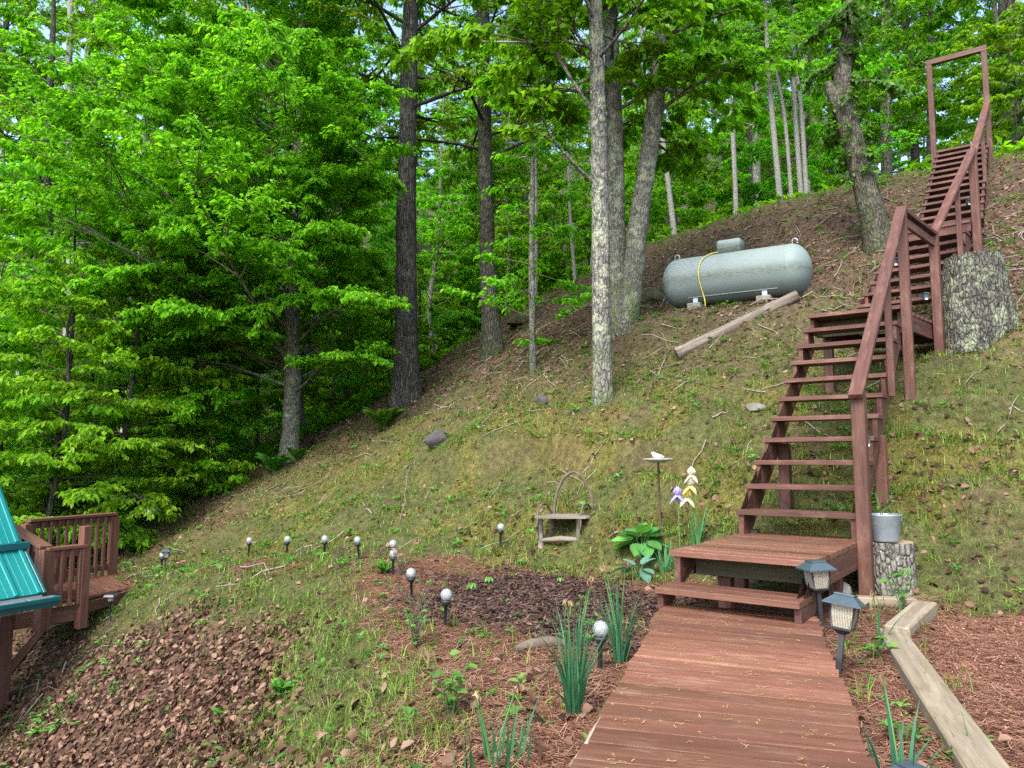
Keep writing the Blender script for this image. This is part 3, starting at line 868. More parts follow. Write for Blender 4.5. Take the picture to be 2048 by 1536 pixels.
class Tree:
    """grows a skeleton; wood tubes and leaf sprays are collected separately"""
    def __init__(s): s.trunk = Wood(); s.twigs = Wood(); s.lp = []; s.ld = []; s.ln = []
    def trunk_path(s, P, r, n=12, flare=1.6, knobs=.04):
        P = np.asarray(P, float); m = len(P)
        # smooth resample
        u = np.linspace(0, m - 1, max(14, m * 4)); k = np.arange(m)
        Q = np.stack([np.interp(u, k, P[:, i]) for i in range(3)], 1)
        for _ in range(3): Q[1:-1] = (Q[:-2] + 2 * Q[1:-1] + Q[2:]) / 4
        rr = np.interp(u, k, r)
        hgt = Q[:, 2] - Q[0, 2]
        rr = rr * (1 + (flare - 1) * np.exp(-hgt / (2.2 * r[0] + .05)))
        # extra rings near the base
        n0 = s.trunk.n
        s.trunk.tube(Q, rr, n)
        V = s.trunk.V[-1]
        a = np.tile(np.arange(n), len(Q)); hh = np.repeat(hgt, n)
        ctr = np.repeat(Q, n, 0)
        lob = 1 + .22 * (flare - 1) * np.sin(a / n * 2 * np.pi * 3 + 1) * np.exp(-hh / (2.5 * r[0])) + knobs * rng.normal(size=len(V))
        s.trunk.V[-1] = ctr + (V - ctr) * lob[:, None]
        s.Q, s.qr = Q, rr
        return Q, rr
    def at(s, h):
        z = s.Q[:, 2]
        return np.array([np.interp(h, z, s.Q[:, i]) for i in range(3)]), float(np.interp(h, z, s.qr))
    def limb(s, p, d, L, r, bend=.25, droop=.12, n=6, wood=None, wig=.10):
        P = [p]; d = d / np.linalg.norm(d); st_ = L / (n - 1)
        for k in range(n - 1):
            u = k / (n - 1)
            d = d + np.array([0, 0, -droop * u * 1.6]) + wig * rng.normal(size=3) * [1, 1, .6]
            d /= np.linalg.norm(d); P.append(P[-1] + d * st_)
        P = np.array(P); (wood or s.twigs).tube(P, r * np.linspace(1, .25, n), 5 if r > .02 else 3)
        return P
    def spray(s, P, L, nl, spread=.5, droopy=.6, flatn=.6, u0=.15):
        """leaves either side of a twig, in a loose flat layer"""
        u = rng.uniform(u0, 1.0, nl) * (len(P) - 1); i = np.clip(u.astype(int), 0, len(P) - 2); f = (u - i)[:, None]
        q = P[i] * (1 - f) + P[i + 1] * f
        T = norm(P[i + 1] - P[i])
        side = norm(np.cross(T, np.array([0, 0, 1.0])) + 1e-6) * rng.choice([-1, 1], nl)[:, None]
        d = T * rng.uniform(.2, .9, (nl, 1)) + side * rng.uniform(.4, 1.0, (nl, 1)) + np.array([0, 0, -droopy]) * rng.uniform(.2, 1.6, (nl, 1))
        s.lp.append(q + side * rng.uniform(0, L * .35, (nl, 1)) + rng.normal(size=(nl, 3)) * L * .18)
        s.ld.append(d); s.ln.append(np.array([0, 0, 1.0]) + flatn * rng.normal(size=(nl, 3)))
    def branch(s, p, d, L, r, leaves, ll, depth=2, droop=.10, sub=7, spread=55, thin=1.0):
        P = s.limb(p, d, L, r, droop=droop, wood=s.trunk if r > .022 else s.twigs)
        for k in range(sub):
            u = rng.uniform(.22, 1.0) * (len(P) - 1); i = min(int(u), len(P) - 2)
            q = P[i] + (P[i + 1] - P[i]) * (u - i); T = P[i + 1] - P[i]; T /= np.linalg.norm(T)
            a = R(rng.uniform(25, spread)) * (1 if k % 2 else -1)
            dd = rot_about(T, np.array([0, 0, 1.0]), a) + np.array([0, 0, rng.uniform(-.12, .2)])
            l2 = L * rng.uniform(.28, .5) * (1.15 - .55 * u / (len(P) - 1))
            if depth > 1 and l2 > .55:
                s.branch(q, dd, l2, r * .45, leaves, ll, depth - 1, droop * 1.2, max(4, int(sub * .75)), spread)
            else:
                Q = s.limb(q, dd, l2, max(.004, r * .35), droop=droop * 1.5, n=4)
                s.spray(Q, ll, max(3, int(leaves * l2)), u0=.05)
        s.spray(P[len(P) // 2:], ll, max(3, int(leaves * L * .35)))
    def finish(s, name, label, cat, loc, bark, leaf, ll, lw, group=None, nleaf=None, fold=.18, curl=.18, kind='diamond'):
        t = thing(name, label, cat, loc, group)
        Mx = Matrix.Translation(Vector(loc))
        put(bpy.data.objects.new('trunk', s.trunk.mesh('trunk', bark)), t, Mx)
        if s.lp:
            P = np.concatenate(s.lp); D = np.concatenate(s.ld); N = np.concatenate(s.ln)
            if nleaf and len(P) > nleaf:
                k = rng.permutation(len(P))[:nleaf]; P, D, N = P[k], D[k], N[k]
            n = len(P); sc = rng.uniform(.65, 1.25, n)
            V, F, m = leaf_geo(P, D, N, ll * sc, lw * sc, fold, curl * rng.uniform(-.3, 1.6, n), kind)
            clump = fbm(P[:, 0] + .7 * P[:, 2], P[:, 1] + .4 * P[:, 2], .9, 2, 77)
            lv = np.clip(.56 + .5 * clump + .22 * rng.normal(size=n), 0, 1)
            mats = [leaf]; nf = sum(len(f) for f in F); mi = np.zeros(nf)
            lvv = np.repeat(lv, m)
            if s.twigs.n:
                TV = np.concatenate(s.twigs.V); TF = np.concatenate(s.twigs.F) + len(V)
                V = np.concatenate([V, TV]); F = F + [TF]; mi = np.concatenate([mi, np.ones(len(TF))]); lvv = np.concatenate([lvv, np.zeros(len(TV))]); mats = [leaf, M['twig']]
            put(bpy.data.objects.new('crown', np_mesh('crown', V, F, mats, False, mi, {'lv': lvv})), t, Mx)
        return t

def dirv(az, el): return np.array([math.sin(az) * math.cos(el), math.cos(az) * math.cos(el), math.sin(el)])

def trunk_between(tr, pts, y0, r, base, **kw):
    """trunk through photo points (px, py) at distances y (constant or list), in local coordinates of base"""
    P = [np.zeros(3) - [0, 0, .25]]
    for k, (px, py) in enumerate(pts):
        q = aty(px, py, y0[k] if hasattr(y0, '__len__') else y0); P.append(q - base)
    return tr.trunk_path(P, [r[0]] + list(r), **kw)

GOLD = 2.39996
# --- the big spreading tree on the left
def hero_tree():
    b = G(578, 918)
    T = Tree()
    T.trunk_path([(0, 0, -.3), (.03, .05, 1.5), (-.08, .1, 3.2), (.05, .0, 5.5), (-.05, 0, 8.0), (.2, 0, 11.5)], [.17, .16, .14, .115, .08, .03], n=12, flare=1.5)
    n = 96
    for k in range(n):
        u = k / n
        h = 1.15 + (10.9 - 1.15) * u ** .95
        p, r = T.at(h)
        az = k * GOLD + rng.uniform(-.25, .25)
        # longer towards the open slope (the camera side) and to the left
        L = (5.0 * (1 - .5 * u) * rng.uniform(.75, 1.1)) * (1 + .16 * math.cos(az - math.pi * 1.2)) * (1 - .5 * max(0, math.sin(az)) ** .7)
        if u < .2: L *= .9 + .35 * max(0, math.cos(az - math.pi * 1.25))
        T.branch(p, dirv(az, R(rng.uniform(12, 38) + 12 * u)), L, max(.012, r * .22), 92, .11, 2, .08, 10, 62)
    for k in range(34):         # lower sprays hanging on the open side
        h = rng.uniform(1.3, 5.0); p, r = T.at(h); az = math.pi * 1.12 + rng.uniform(-1.5, 1.5)
        T.branch(p, dirv(az, R(rng.uniform(2, 25))), rng.uniform(1.6, 3.6) * (1 - .4 * max(0, math.sin(az))), .012, 115, .11, 2, .11, 9, 62)
    T.finish('beech_tree', 'large bright green beech tree with layered branches filling the left of the slope', 'tree', b, M['bark_grey'], M['leaf_hero'], .098, .052, nleaf=290000, kind='diamond')
hero_tree()

def side_branches(T, n, h0, h1, Lf, leaves, ll, el=(5, 35), depth=2, azs=None, sub=7, droop=.1):
    for k in range(n):
        u = (k + rng.uniform(0, .6)) / n; h = h0 + (h1 - h0) * u
        p, r = T.at(h)
        az = (k * GOLD + rng.uniform(-.3, .3)) if azs is None else azs[k % len(azs)] + rng.uniform(-.3, .3)
        T.branch(p, dirv(az, R(rng.uniform(*el))), Lf * (1 - .5 * u) * rng.uniform(.7, 1.15), max(.01, r * .28), leaves, ll, depth, droop, sub)

# --- tall oak with furrowed bark
b = G(812, 808); T = Tree()
trunk_between(T, [(812, 808), (812, 640), (812, 470), (815, 300), (818, 130), (824, -60), (830, -300), (836, -520)], b[1], [.25, .215, .20, .185, .17, .15, .13, .07], b, n=18, flare=1.5, knobs=.03)
side_branches(T, 30, 5.8, 14.5, 3.4, 44, .11, (0, 35))
T.finish('oak_tree', 'tall straight oak with dark furrowed bark at the left edge of the slope', 'tree', b, M['bark_oak'], M['leaf_oak'], .13, .06, nleaf=26000)
# --- second dark trunk
b = G(986, 712); T = Tree()
trunk_between(T, [(986, 712), (976, 560), (972, 400), (968, 200), (965, 0), (962, -250)], b[1], [.20, .17, .155, .145, .13, .06], b, n=14, flare=1.5, knobs=.035)
side_branches(T, 30, 3.8, 12, 3.0, 46, .11, (-5, 30))
T.finish('dark_bark_tree', 'dark rough barked tree standing between the oak and the pale lichen trunk', 'tree', b, M['bark_dark'], M['leaf_bg'], .13, .065, nleaf=26000)
# --- pale lichen trunk in front
b = G(1206, 800); T = Tree()
trunk_between(T, [(1206, 800), (1203, 640), (1201, 480), (1199, 320), (1195, 160), (1190, 0), (1184, -250), (1180, -450)], b[1], [.135, .128, .122, .115, .105, .095, .07, .03], b, n=14, flare=1.25, knobs=.03)
for (px, py, ex, ey) in ((1196, 372, 1010, 200), (1196, 240, 1075, -30), (1192, 110, 1050, -60)):
    p = aty(px, py, b[1]) - b; e = aty(ex, ey, b[1] - .6) - b
    T.branch(p, e - p, float(np.linalg.norm(e - p)), .028, 44, .11, 2, .02, 7)
side_branches(T, 28, 4.6, 9.6, 2.5, 62, .11, (-5, 35))
T.finish('lichen_maple', 'slender straight maple with pale lichen covered trunk in the middle of the slope', 'tree', b, M['bark_lichen'], M['leaf_maple'], .13, .09, nleaf=14000)
# --- forked tree beside the tank
b = G(1246, 650); T = Tree()
trunk_between(T, [(1238, 640), (1236, 520), (1232, 400), (1230, 250), (1222, 80), (1215, -150), (1210, -400)], b[1] - .1, [.165, .14, .135, .13, .12, .10, .05], b, n=14, flare=1.4, knobs=.03)
Q1, r1_ = T.Q, T.qr
side_branches(T, 26, 3.2, 10.5, 2.4, 58, .11, (-10, 30))
T.trunk_path([np.zeros(3) - [0, 0, .25]] + [aty(px, py, b[1] - .25) - b for px, py in ((1254, 640), (1264, 560), (1277, 440), (1296, 320), (1312, 200), (1326, 70), (1338, -60), (1365, -350))], [.17, .17, .16, .155, .145, .14, .13, .12, .06], n=14, flare=1.3, knobs=.03)
side_branches(T, 26, 3.0, 10.0, 2.4, 58, .11, (-10, 30))
T.finish('forked_maple', 'forked grey maple with two lichen mottled trunks left of the tank', 'tree', b, M['bark_grey'], M['leaf_maple'], .13, .09, nleaf=20000)
# --- leaning tree by the stairs, clothed in creeper
b = G(1760, 496); T = Tree()
yl = b[1]
trunk_between(T, [(1758, 490), (1742, 420), (1722, 340), (1702, 275), (1688, 215), (1684, 150), (1694, 80), (1704, 0), (1715, -150)], yl, [.215, .20, .185, .175, .165, .14, .11, .10, .06], b, n=14, flare=1.25, knobs=.03)
p = aty(1668, 235, yl) - b
T.trunk.tube(np.array([aty(1694, 255, yl) - b, aty(1672, 205, yl) - b, aty(1655, 165, yl) - b]), np.array([.12, .11, .07]), 10)
side_branches(T, 13, 2.4, 6.5, 1.0, 60, .10, (-30, 30), 1, None, 7, .16)
for k in range(110):
    h = rng.uniform(1.0, 5.5); p, r = T.at(h); a = rng.uniform(0, 6.28)
    q = p + np.array([math.cos(a), math.sin(a), 0]) * r * 1.02
    T.spray(np.array([q, q + np.array([math.cos(a) * .12, math.sin(a) * .12, rng.uniform(-.15, .15)])]), .1, 9, u0=0)
T.finish('leaning_creeper_tree', 'leaning tree wrapped in leafy creeper just left of the upper stairs', 'tree', b, M['bark_brown'], M['leaf_ivy'], .12, .07, nleaf=9000)
# --- thin sapling on the bank
b = G(1066, 742); T = Tree()
trunk_between(T, [(1066, 740), (1064, 640), (1063, 540), (1064, 430), (1066, 300), (1062, 150)], b[1], [.062, .055, .05, .045, .035, .012], b, n=8, flare=1.3)
side_branches(T, 26, .5, 5.2, 1.35, 42, .10, (-10, 20), 1, None, 6, .05)
T.finish('understory_sapling', 'thin sapling with flat tiers of leaves standing on the brown bank', 'sapling', b, M['bark_grey'], M['leaf_hero'], .115, .06, nleaf=5000)

# --- prototypes of the woodland behind
def canopy_proto(name, Hh, r0, cb, Lf, bark, leaf, nb, nleaf, ll, lw, lean=.3, dep=2, el=(0, 45), leaves=40):
    T = Tree()
    w = rng.normal(size=(5, 2)) * lean * .4
    T.trunk_path([(0, 0, -.4)] + [(w[k, 0], w[k, 1], Hh * (k + 1) / 5) for k in range(5)], [r0, r0 * .95, r0 * .85, r0 * .7, r0 * .45, r0 * .1], n=8, flare=1.35)
    side_branches(T, nb, Hh * cb, Hh * .98, Lf, leaves, ll, el, dep)
    return T.finish(name, 'x', 'tree', (0, 0, 0), M[bark], M[leaf], ll, lw, nleaf=nleaf)
protos = {
    'tallA': canopy_proto('woodland_tree', 19, .20, .34, 3.6, 'bark_dark', 'leaf_bg', 34, 24000, .155, .08),
    'tallB': canopy_proto('woodland_tree', 17, .15, .26, 3.2, 'bark_grey', 'leaf_bgy', 34, 24000, .15, .08),
    'tallC': canopy_proto('woodland_tree', 21, .17, .42, 3.4, 'bark_white', 'leaf_bg', 30, 20000, .16, .08),
    'underA': canopy_proto('understory_tree', 6.5, .055, .08, 2.5, 'bark_dark', 'leaf_hero', 34, 22000, .12, .062, .4, 2, (-5, 30), 52),
    'underB': canopy_proto('understory_tree', 8.5, .07, .12, 2.8, 'bark_grey', 'leaf_bg', 36, 24000, .125, .065, .5, 2, (-5, 35), 52),
    'underC': canopy_proto('understory_tree', 4.0, .035, .04, 1.8, 'bark_dark', 'leaf_bgy', 28, 10000, .13, .07, .3, 1, (0, 45), 60),
    'bush': canopy_proto('woodland_shrub', 2.2, .02, .02, 1.4, 'bark_dark', 'leaf_bg', 26, 7000, .12, .065, .2, 1, (5, 60), 70),
}
def pine_proto():
    T = Tree()
    T.trunk_path([(0, 0, -.4), (.1, 0, 6), (0, .1, 12), (0, 0, 18)], [.17, .15, .10, .02], n=8, flare=1.3)
    for k in range(16):
        h = 4.5 + 13 * k / 16; p, r = T.at(h)
        for j in range(5):
            az = j * 1.257 + k * .7 + rng.uniform(-.2, .2); L = 3.0 * (1 - .72 * k / 16) * rng.uniform(.8, 1.1)
            P = T.limb(p, dirv(az, R(rng.uniform(0, 22))), L, .03, droop=.03, n=5, wood=T.trunk, wig=.05)
            for q in range(7):
                i = rng.integers(1, 5); s_ = rng.choice([-1, 1])
                dd = rot_about(P[i] - P[i - 1], np.array([0, 0, 1.]), s_ * R(rng.uniform(30, 60)))
                Q = T.limb(P[i], dd, L * .32, .008, droop=.02, n=3)
                T.spray(Q, .14, 34, droopy=.1, flatn=.9, u0=.1)
            T.spray(P[2:], .14, 40, droopy=.1, flatn=.9)
    return T.finish('white_pine', 'x', 'tree', (0, 0, 0), M['bark_dark'], M['leaf_pine'], .24, .030, nleaf=24000)
protos['pine'] = pine_proto()

LBL = {
    'tallA': ('dark trunked woodland tree with high green crown behind the slope', 'dark trunked trees of the woods'),
    'tallB': ('grey trunked woodland tree with yellow green leaves behind the slope', 'grey trunked trees of the woods'),
    'tallC': ('pale slender woodland tree with bare lower trunk behind the slope', 'pale slender trees of the woods'),
    'underA': ('small bright green understory tree in the woods behind', 'bright understory trees'),
    'underB': ('broad leafy understory tree in the shade of the woods', 'broad understory trees'),
    'underC': ('short yellow green sapling thicket at the edge of the woods', 'sapling thickets'),
    'bush': ('low leafy shrub growing along the edge of the woods', 'woodland shrubs'),
    'pine': ('dark green pine with tiered needle branches in the woods', 'pines in the woods'),
}
used_proto = set()
def plant(kind, x, y, sc=1.0, rz=None, tilt=(0, 0), label=None, group=None):
    z = hz(x, y) - .05
    Mx = Matrix.Translation((x, y, z)) @ Matrix.Rotation(tilt[0], 4, 'Y') @ Matrix.Rotation(tilt[1], 4, 'X') @ Matrix.Rotation(rng.uniform(0, 6.28) if rz is None else rz, 4, 'Z') @ Matrix.Scale(sc, 4)
    lab, grp = label or LBL[kind][0], group or LBL[kind][1]
    o = protos[kind]
    if kind in used_proto: return copy_tree(o, Mx, lab, grp)
    used_proto.add(kind)
    o.matrix_basis = Mx; o['label'] = lab; o['group'] = grp
    return o

def stand():
    pts = []
    def free(x, y, d): return all((x - a) ** 2 + (y - b_) ** 2 > d * d for a, b_ in pts)
    def fill(kinds, probs, n, smin, smax, dmin, cond, scl=(.8, 1.2)):
        k = 0; tries = 0
        while k < n and tries < 6000:
            tries += 1
            y = rng.uniform(smin, smax); x = rng.uniform(-.80, .80) * y
            s, t = st(x, y)
            if not cond(s, t, x, y) or not free(x, y, dmin): continue
            pts.append((x, y)); k += 1
            plant(rng.choice(kinds, p=probs), x, y, rng.uniform(*scl), None, (rng.normal() * .03, rng.normal() * .03))
    beyond = lambda s, t, x, y: s > 13.0 or (t > 13 and s > -8)
    near_edge = lambda s, t, x, y: ((12.6 < s < 17) and not (-2 < t < 6.5 and s < 15.5)) or (12.0 < t < 18 and -7 < s < 14)
    fill(['underA', 'underB', 'underC', 'bush'], [.34, .26, .22, .18], 58, 13, 30, 1.7, near_edge)
    left_edge = lambda s, t, x, y: 10.8 < t < 15 and -8 < s < 2.2
    fill(['underA', 'underC', 'underB', 'bush'], [.4, .25, .2, .15], 24, 10, 22, 1.15, left_edge, (.75, 1.1))
    fill(['tallA', 'tallB', 'tallC', 'pine'], [.30, .3, .26, .14], 34, 17, 42, 2.6, beyond)
    fill(['underA', 'underB', 'tallA', 'tallB'], [.36, .40, .12, .12], 58, 26, 58, 2.6, beyond, (.9, 1.5))
stand()
# pale slender trunks seen just behind the crest
for (px, py, sc_, tl) in ((1561, 388, .40, -.05), (1583, 380, .27, -.06), (1603, 377, .36, -.02), (1613, 374, .32, -.04), (1471, 412, .36, -.03), (1348, 442, .42, -.12), (1150, 512, .30, -.05), (1068, 540, .5, 0)):
    a_ = (px - 1024) / FPX * 1.03; y_ = (11.0 + rng.uniform(0, .5) + .8775 + 5.028) / (.585 * a_ + .811); x_ = a_ * y_
    plant('tallC', x_, y_, sc_, None, (tl, 0), 'pale slender trunk rising just behind the crest of the bank', 'pale trunks along the crest')

# ------------------------------------------------------------------ loose ground cover (nobody could count it)
def cand(n, r0=1.9, r1=24, amax=41, pw=1.0):
    """candidate points, thinner with distance"""
    u = rng.uniform(0, 1, n)
    r = (r0 ** (1 - pw) + u * (r1 ** (1 - pw) - r0 ** (1 - pw))) ** (1 / (1 - pw)) if abs(pw - 1) > 1e-6 else r0 * (r1 / r0) ** u
    a = np.radians(rng.uniform(-amax, amax, n))
    return r * np.sin(a), r * np.cos(a)
def on_walk(x, y, m=.02):
    """inside the walkway or the low platform"""
    u = (y - WL0[1]) / (WL1[1] - WL0[1]); xl = WL0[0] + (WL1[0] - WL0[0]) * u
    v = (y - WR0[1]) / (WR1[1] - WR0[1]); xr = WR0[0] + (WR1[0] - WR0[0]) * v
    w = (x > xl - m) & (x < xr + m) & (y < 4.95)
    a = (x - F1.o[0]) * F1.d[0] + (y - F1.o[1]) * F1.d[1]; e = (x - F1.o[0]) * F1.n[0] + (y - F1.o[1]) * F1.n[1]
    return w | ((a > -1.6) & (a < .2) & (e > 0) & (e < F1.W))
def slope_n(x, y):
    h = .08
    gx = (H(x + h, y) - H(x - h, y)) / (2 * h); gy = (H(x, y + h) - H(x, y - h)) / (2 * h)
    return norm(np.stack([-gx, -gy, np.ones_like(gx)], 1))
def pick(n, wf, **kw):
    x, y = cand(n, **kw)
    ok = ~on_walk(x, y); x, y = x[ok], y[ok]
    w = wf(zones(x, y), x, y)
    k = rng.uniform(0, 1, len(x)) < w; x, y = x[k], y[k]
    return np.stack([x, y, H(x, y)], 1)
def stuff(name, label, me):
    return put(tag(bpy.data.objects.new(name, me), label, None, None, 'stuff'))

def flat_leaves(name, label, P, L, W, mat, tilt=.35, lift=.012, kind='hex', lvm=.5, lvs=.3):
    n = len(P); N = slope_n(P[:, 0], P[:, 1])
    D = rand_dir(n); D = norm(D - N * (D * N).sum(1, keepdims=True)) + N * rng.normal(size=(n, 1)) * tilt * .5
    Nn = norm(N + tilt * rng.normal(size=(n, 3)))
    sc = rng.uniform(.6, 1.3, n)
    geo = leaf_geo(P + N * rng.uniform(0, lift * 2, (n, 1)), D, Nn, L * sc, W * sc, rng.uniform(-.15, .35, n), rng.uniform(-.3, .4, n), kind)
    stuff(name, label, leaf_mesh(name, geo, mat, np.clip(lvm + lvs * rng.normal(size=n), 0, 1)))

P = pick(330000, lambda z, x, y: np.clip(z['litter'] * .95 + z['bank'] * .6 + z['moss'] * .08 + z['grass'] * .08 + z['straw'] * .012, 0, 1), r1=26, pw=1.0)
near = np.hypot(P[:, 0], P[:, 1]) < 9
flat_leaves('fallen_leaves', 'dry brown fallen leaves covering the lower slope and banks', P[near], .056, .036, M['litter'], .5, .016, 'hex', .48, .36)
flat_leaves('fallen_leaves_far', 'dry brown fallen leaves and debris on the upper banks', P[~near], .062, .034, M['litter'], .6, kind='diamond', lvm=.42)

def needles(name, label, P, L, W, mat, lvm=.5, lift=.02):
    n = len(P); N = slope_n(P[:, 0], P[:, 1])
    flow = fbm(P[:, 0], P[:, 1], 2.0, 2, 61) * 9 + rng.normal(size=n) * .9
    D = np.stack([np.cos(flow), np.sin(flow), rng.normal(size=n) * .16], 1); D = norm(D - N * (D * N).sum(1, keepdims=True) * .9)
    S = norm(np.cross(D, N)); l = (L * rng.uniform(.6, 1.2, n))[:, None]; w = W * .5
    B = P + N * rng.uniform(0, lift, (n, 1)); c = (rng.normal(size=(n, 1)) * .16)
    rows = []
    for u in (-.5, 0, .5):
        q = B + D * l * u + S * l * c * (1 - 4 * u * u) * .5
        rows += [q + S * w, q - S * w]
    V = np.stack(rows, 1); b = np.arange(n)[:, None] * 6
    F = np.concatenate([b + np.array([[0, 1, 3, 2]]), b + np.array([[2, 3, 5, 4]])])
    geo = (V.reshape(-1, 3), [F], 6)
    stuff(name, label, leaf_mesh(name, geo, mat, np.clip(lvm + .36 * rng.normal(size=n), 0, 1)))
P = pick(200000, lambda z, x, y: np.clip(z['straw'] + .16 * z['mulch'] + .5 * z['dirt'], 0, 1), r1=10, pw=.9)
needles('pine_straw', 'reddish pine straw spread beside the walkway', P, .13, .0034, M['needles'])

P = pick(110000, lambda z, x, y: z['mulch'], r0=3.6, r1=8, amax=20, pw=.5)
flat_leaves('bark_mulch', 'dark shredded bark mulch on the planting bed', P, .045, .014, M['mulch'], .5, .012, 'diamond', .45, .3)
P = pick(130000, lambda z, x, y: z['dirt'], r0=2, r1=8, pw=.9)
flat_leaves('wood_shavings', 'reddish wood shavings and crumbs on the bare ground', P, .015, .007, M['chips'], .5, .006, 'diamond', .5, .3)

def tufts(P, per, rad):
    n = len(P); k = rng.integers(max(1, per // 2), per + per // 2 + 1, n); i = np.repeat(np.arange(n), k)
    q = P[i] + np.concatenate([rng.normal(size=(len(i), 2)) * rad, np.zeros((len(i), 1))], 1)
    q[:, 2] = H(q[:, 0], q[:, 1]) - .005
    return q, i
def grass(name, label, P, per, rad, L, W, mat, bend=.5, lvm=.5):
    q, i = tufts(P, per, rad); n = len(q)
    q = q[~on_walk(q[:, 0], q[:, 1])]; i = i[:len(q)]; n = len(q)
    a = rng.uniform(0, 6.28, n); D = np.stack([np.cos(a), np.sin(a), np.zeros(n)], 1)
    tl = rng.normal(size=len(P)) * .28
    geo = blade_geo(q, D, L * rng.uniform(.4, 1.25, n), W * rng.uniform(.7, 1.2, n), np.abs(rng.normal(size=n)) * bend + .1, 2)
    stuff(name, label, leaf_mesh(name, geo, mat, np.clip(lvm + .2 * rng.normal(size=n) + tl[np.clip(i, 0, len(tl) - 1)], 0, 1)))
P = pick(90000, lambda z, x, y: np.clip(z['grass'] * .48 + z['moss'] * .14 + z['bank'] * .05 + z['litter'] * .03, 0, 1), r1=22, pw=1.1)
d = np.hypot(P[:, 0], P[:, 1])
grass('grass', 'short grass growing in tufts over the near slope', P[d < 7], 8, .03, .07, .0048, M['grass'], .9)
grass('grass_upper', 'thin grass over the upper slope and along the crest', P[d >= 7], 6, .05, .095, .010, M['grass'], .8, .42)
P = pick(9000, lambda z, x, y: np.clip(z['grass'] * .35 + z['litter'] * .02 + z['straw'] * .05, 0, 1), r1=9, pw=1.0)
grass('long_grass', 'longer bright green grass tufts', P, 9, .03, .14, .0055, M['grass'], .7, .68)
P = pick(30000, lambda z, x, y: np.clip(z['grass'] * .3 + z['moss'] * .35 + z['bank'] * .15, 0, 1), r1=16, pw=1.0)
grass('dry_grass', 'pale dead grass matted into the slope', P, 6, .05, .075, .0035, M['drygrass'], 1.6)
P = pick(130000, lambda z, x, y: np.clip(z['moss'] * 1.0 + z['grass'] * .12, 0, 1), r0=3, r1=15, pw=.9)
grass('moss', 'olive and ochre moss carpeting the bank', P, 3, .03, .024, .012, M['moss'], .6)

def rosettes(name, label, P, nl, L, W, mat, el=(.25, .8), lvm=.5, kind='hex'):
    n = len(P); k = np.repeat(np.arange(n), nl); m = len(k)
    N = slope_n(P[:, 0], P[:, 1])[k]
    a = np.tile(np.arange(nl) * 6.283 / nl, n) + rng.uniform(0, 6.28, n)[k] + rng.normal(size=m) * .3
    e = rng.uniform(el[0], el[1], m)
    D = np.stack([np.cos(a) * np.cos(e), np.sin(a) * np.cos(e), np.sin(e)], 1) + (N - [0, 0, 1]) * .4
    up = norm(np.array([0, 0, 1.0]) - D * (D[:, 2:3]) + .15 * rng.normal(size=(m, 3)))
    sc = (rng.uniform(.6, 1.35, n)[k]) * rng.uniform(.75, 1.15, m)
    hgt = rng.uniform(0, 1, m) * (L * .7) * sc
    B = P[k] + np.stack([np.zeros(m), np.zeros(m), hgt], 1) + D * (L * .15 * sc)[:, None]
    geo = leaf_geo(B, D, up, L * sc, W * sc, .16, .25, kind)
    stuff(name, label, leaf_mesh(name, geo, mat, np.clip(lvm + (rng.normal(size=n) * .2)[k] + .12 * rng.normal(size=m), 0, 1)))
P = pick(6500, lambda z, x, y: np.clip(z['grass'] * .4 + z['litter'] * .12 + z['straw'] * .06 + z['mulch'] * .10 + z['moss'] * .12 + z['bank'] * .14, 0, 1), r1=11, pw=1.1)
rosettes('ground_weeds', 'small broad leaved weeds dotted over the slope', P, 6, .040, .021, M['leaf_weed'])
P = pick(9000, lambda z, x, y: np.clip(z['grass'] * .2 + z['bank'] * .26 + z['moss'] * .1 + z['litter'] * .15, 0, 1), r0=8, r1=24, pw=.8)
rosettes('upper_weeds', 'leafy weeds scattered over the upper bank', P, 6, .065, .034, M['leaf_weed'], lvm=.6, kind='diamond')
P = pick(30000, lambda z, x, y: np.clip(z['forest'], 0, 1) * (np.hypot(x, y) > 10), r0=10, r1=46, pw=.6)
rosettes('forest_undergrowth', 'leafy undergrowth covering the forest floor', P, 5, .20, .10, M['leaf_bg'], (.1, 1.1), .5, 'diamond')

def sticks(name, label, P, L, r, mat):
    W = Wood()
    N = slope_n(P[:, 0], P[:, 1])
    for p, n_ in zip(P, N):
        d = rand_dir(1)[0]; d = d - n_ * (d @ n_); d /= np.linalg.norm(d); l = L * rng.uniform(.4, 1.5)
        k = np.linspace(-.5, .5, 4)[:, None]
        W.tube(p + n_ * .015 + d * l * k + rng.normal(size=(4, 3)) * l * .04, r * rng.uniform(.6, 1.4) * np.linspace(1, .5, 4), 4)
    stuff(name, label, W.mesh(name, mat))
P = pick(7000, lambda z, x, y: np.clip(z['bank'] * .7 + z['litter'] * .22 + z['grass'] * .06 + z['straw'] * .05 + z['mulch'] * .1 + z['moss'] * .05, 0, 1), r1=20, pw=.9)
dd = np.hypot(P[:, 0], P[:, 1])
sticks('fallen_twigs', 'small fallen twigs on the near slope', P[dd < 8], .13, .0030, M['twig'])
sticks('fallen_sticks', 'dead sticks and roots on the brown upper bank', P[dd >= 8], .5, .009, M['drytwig'])

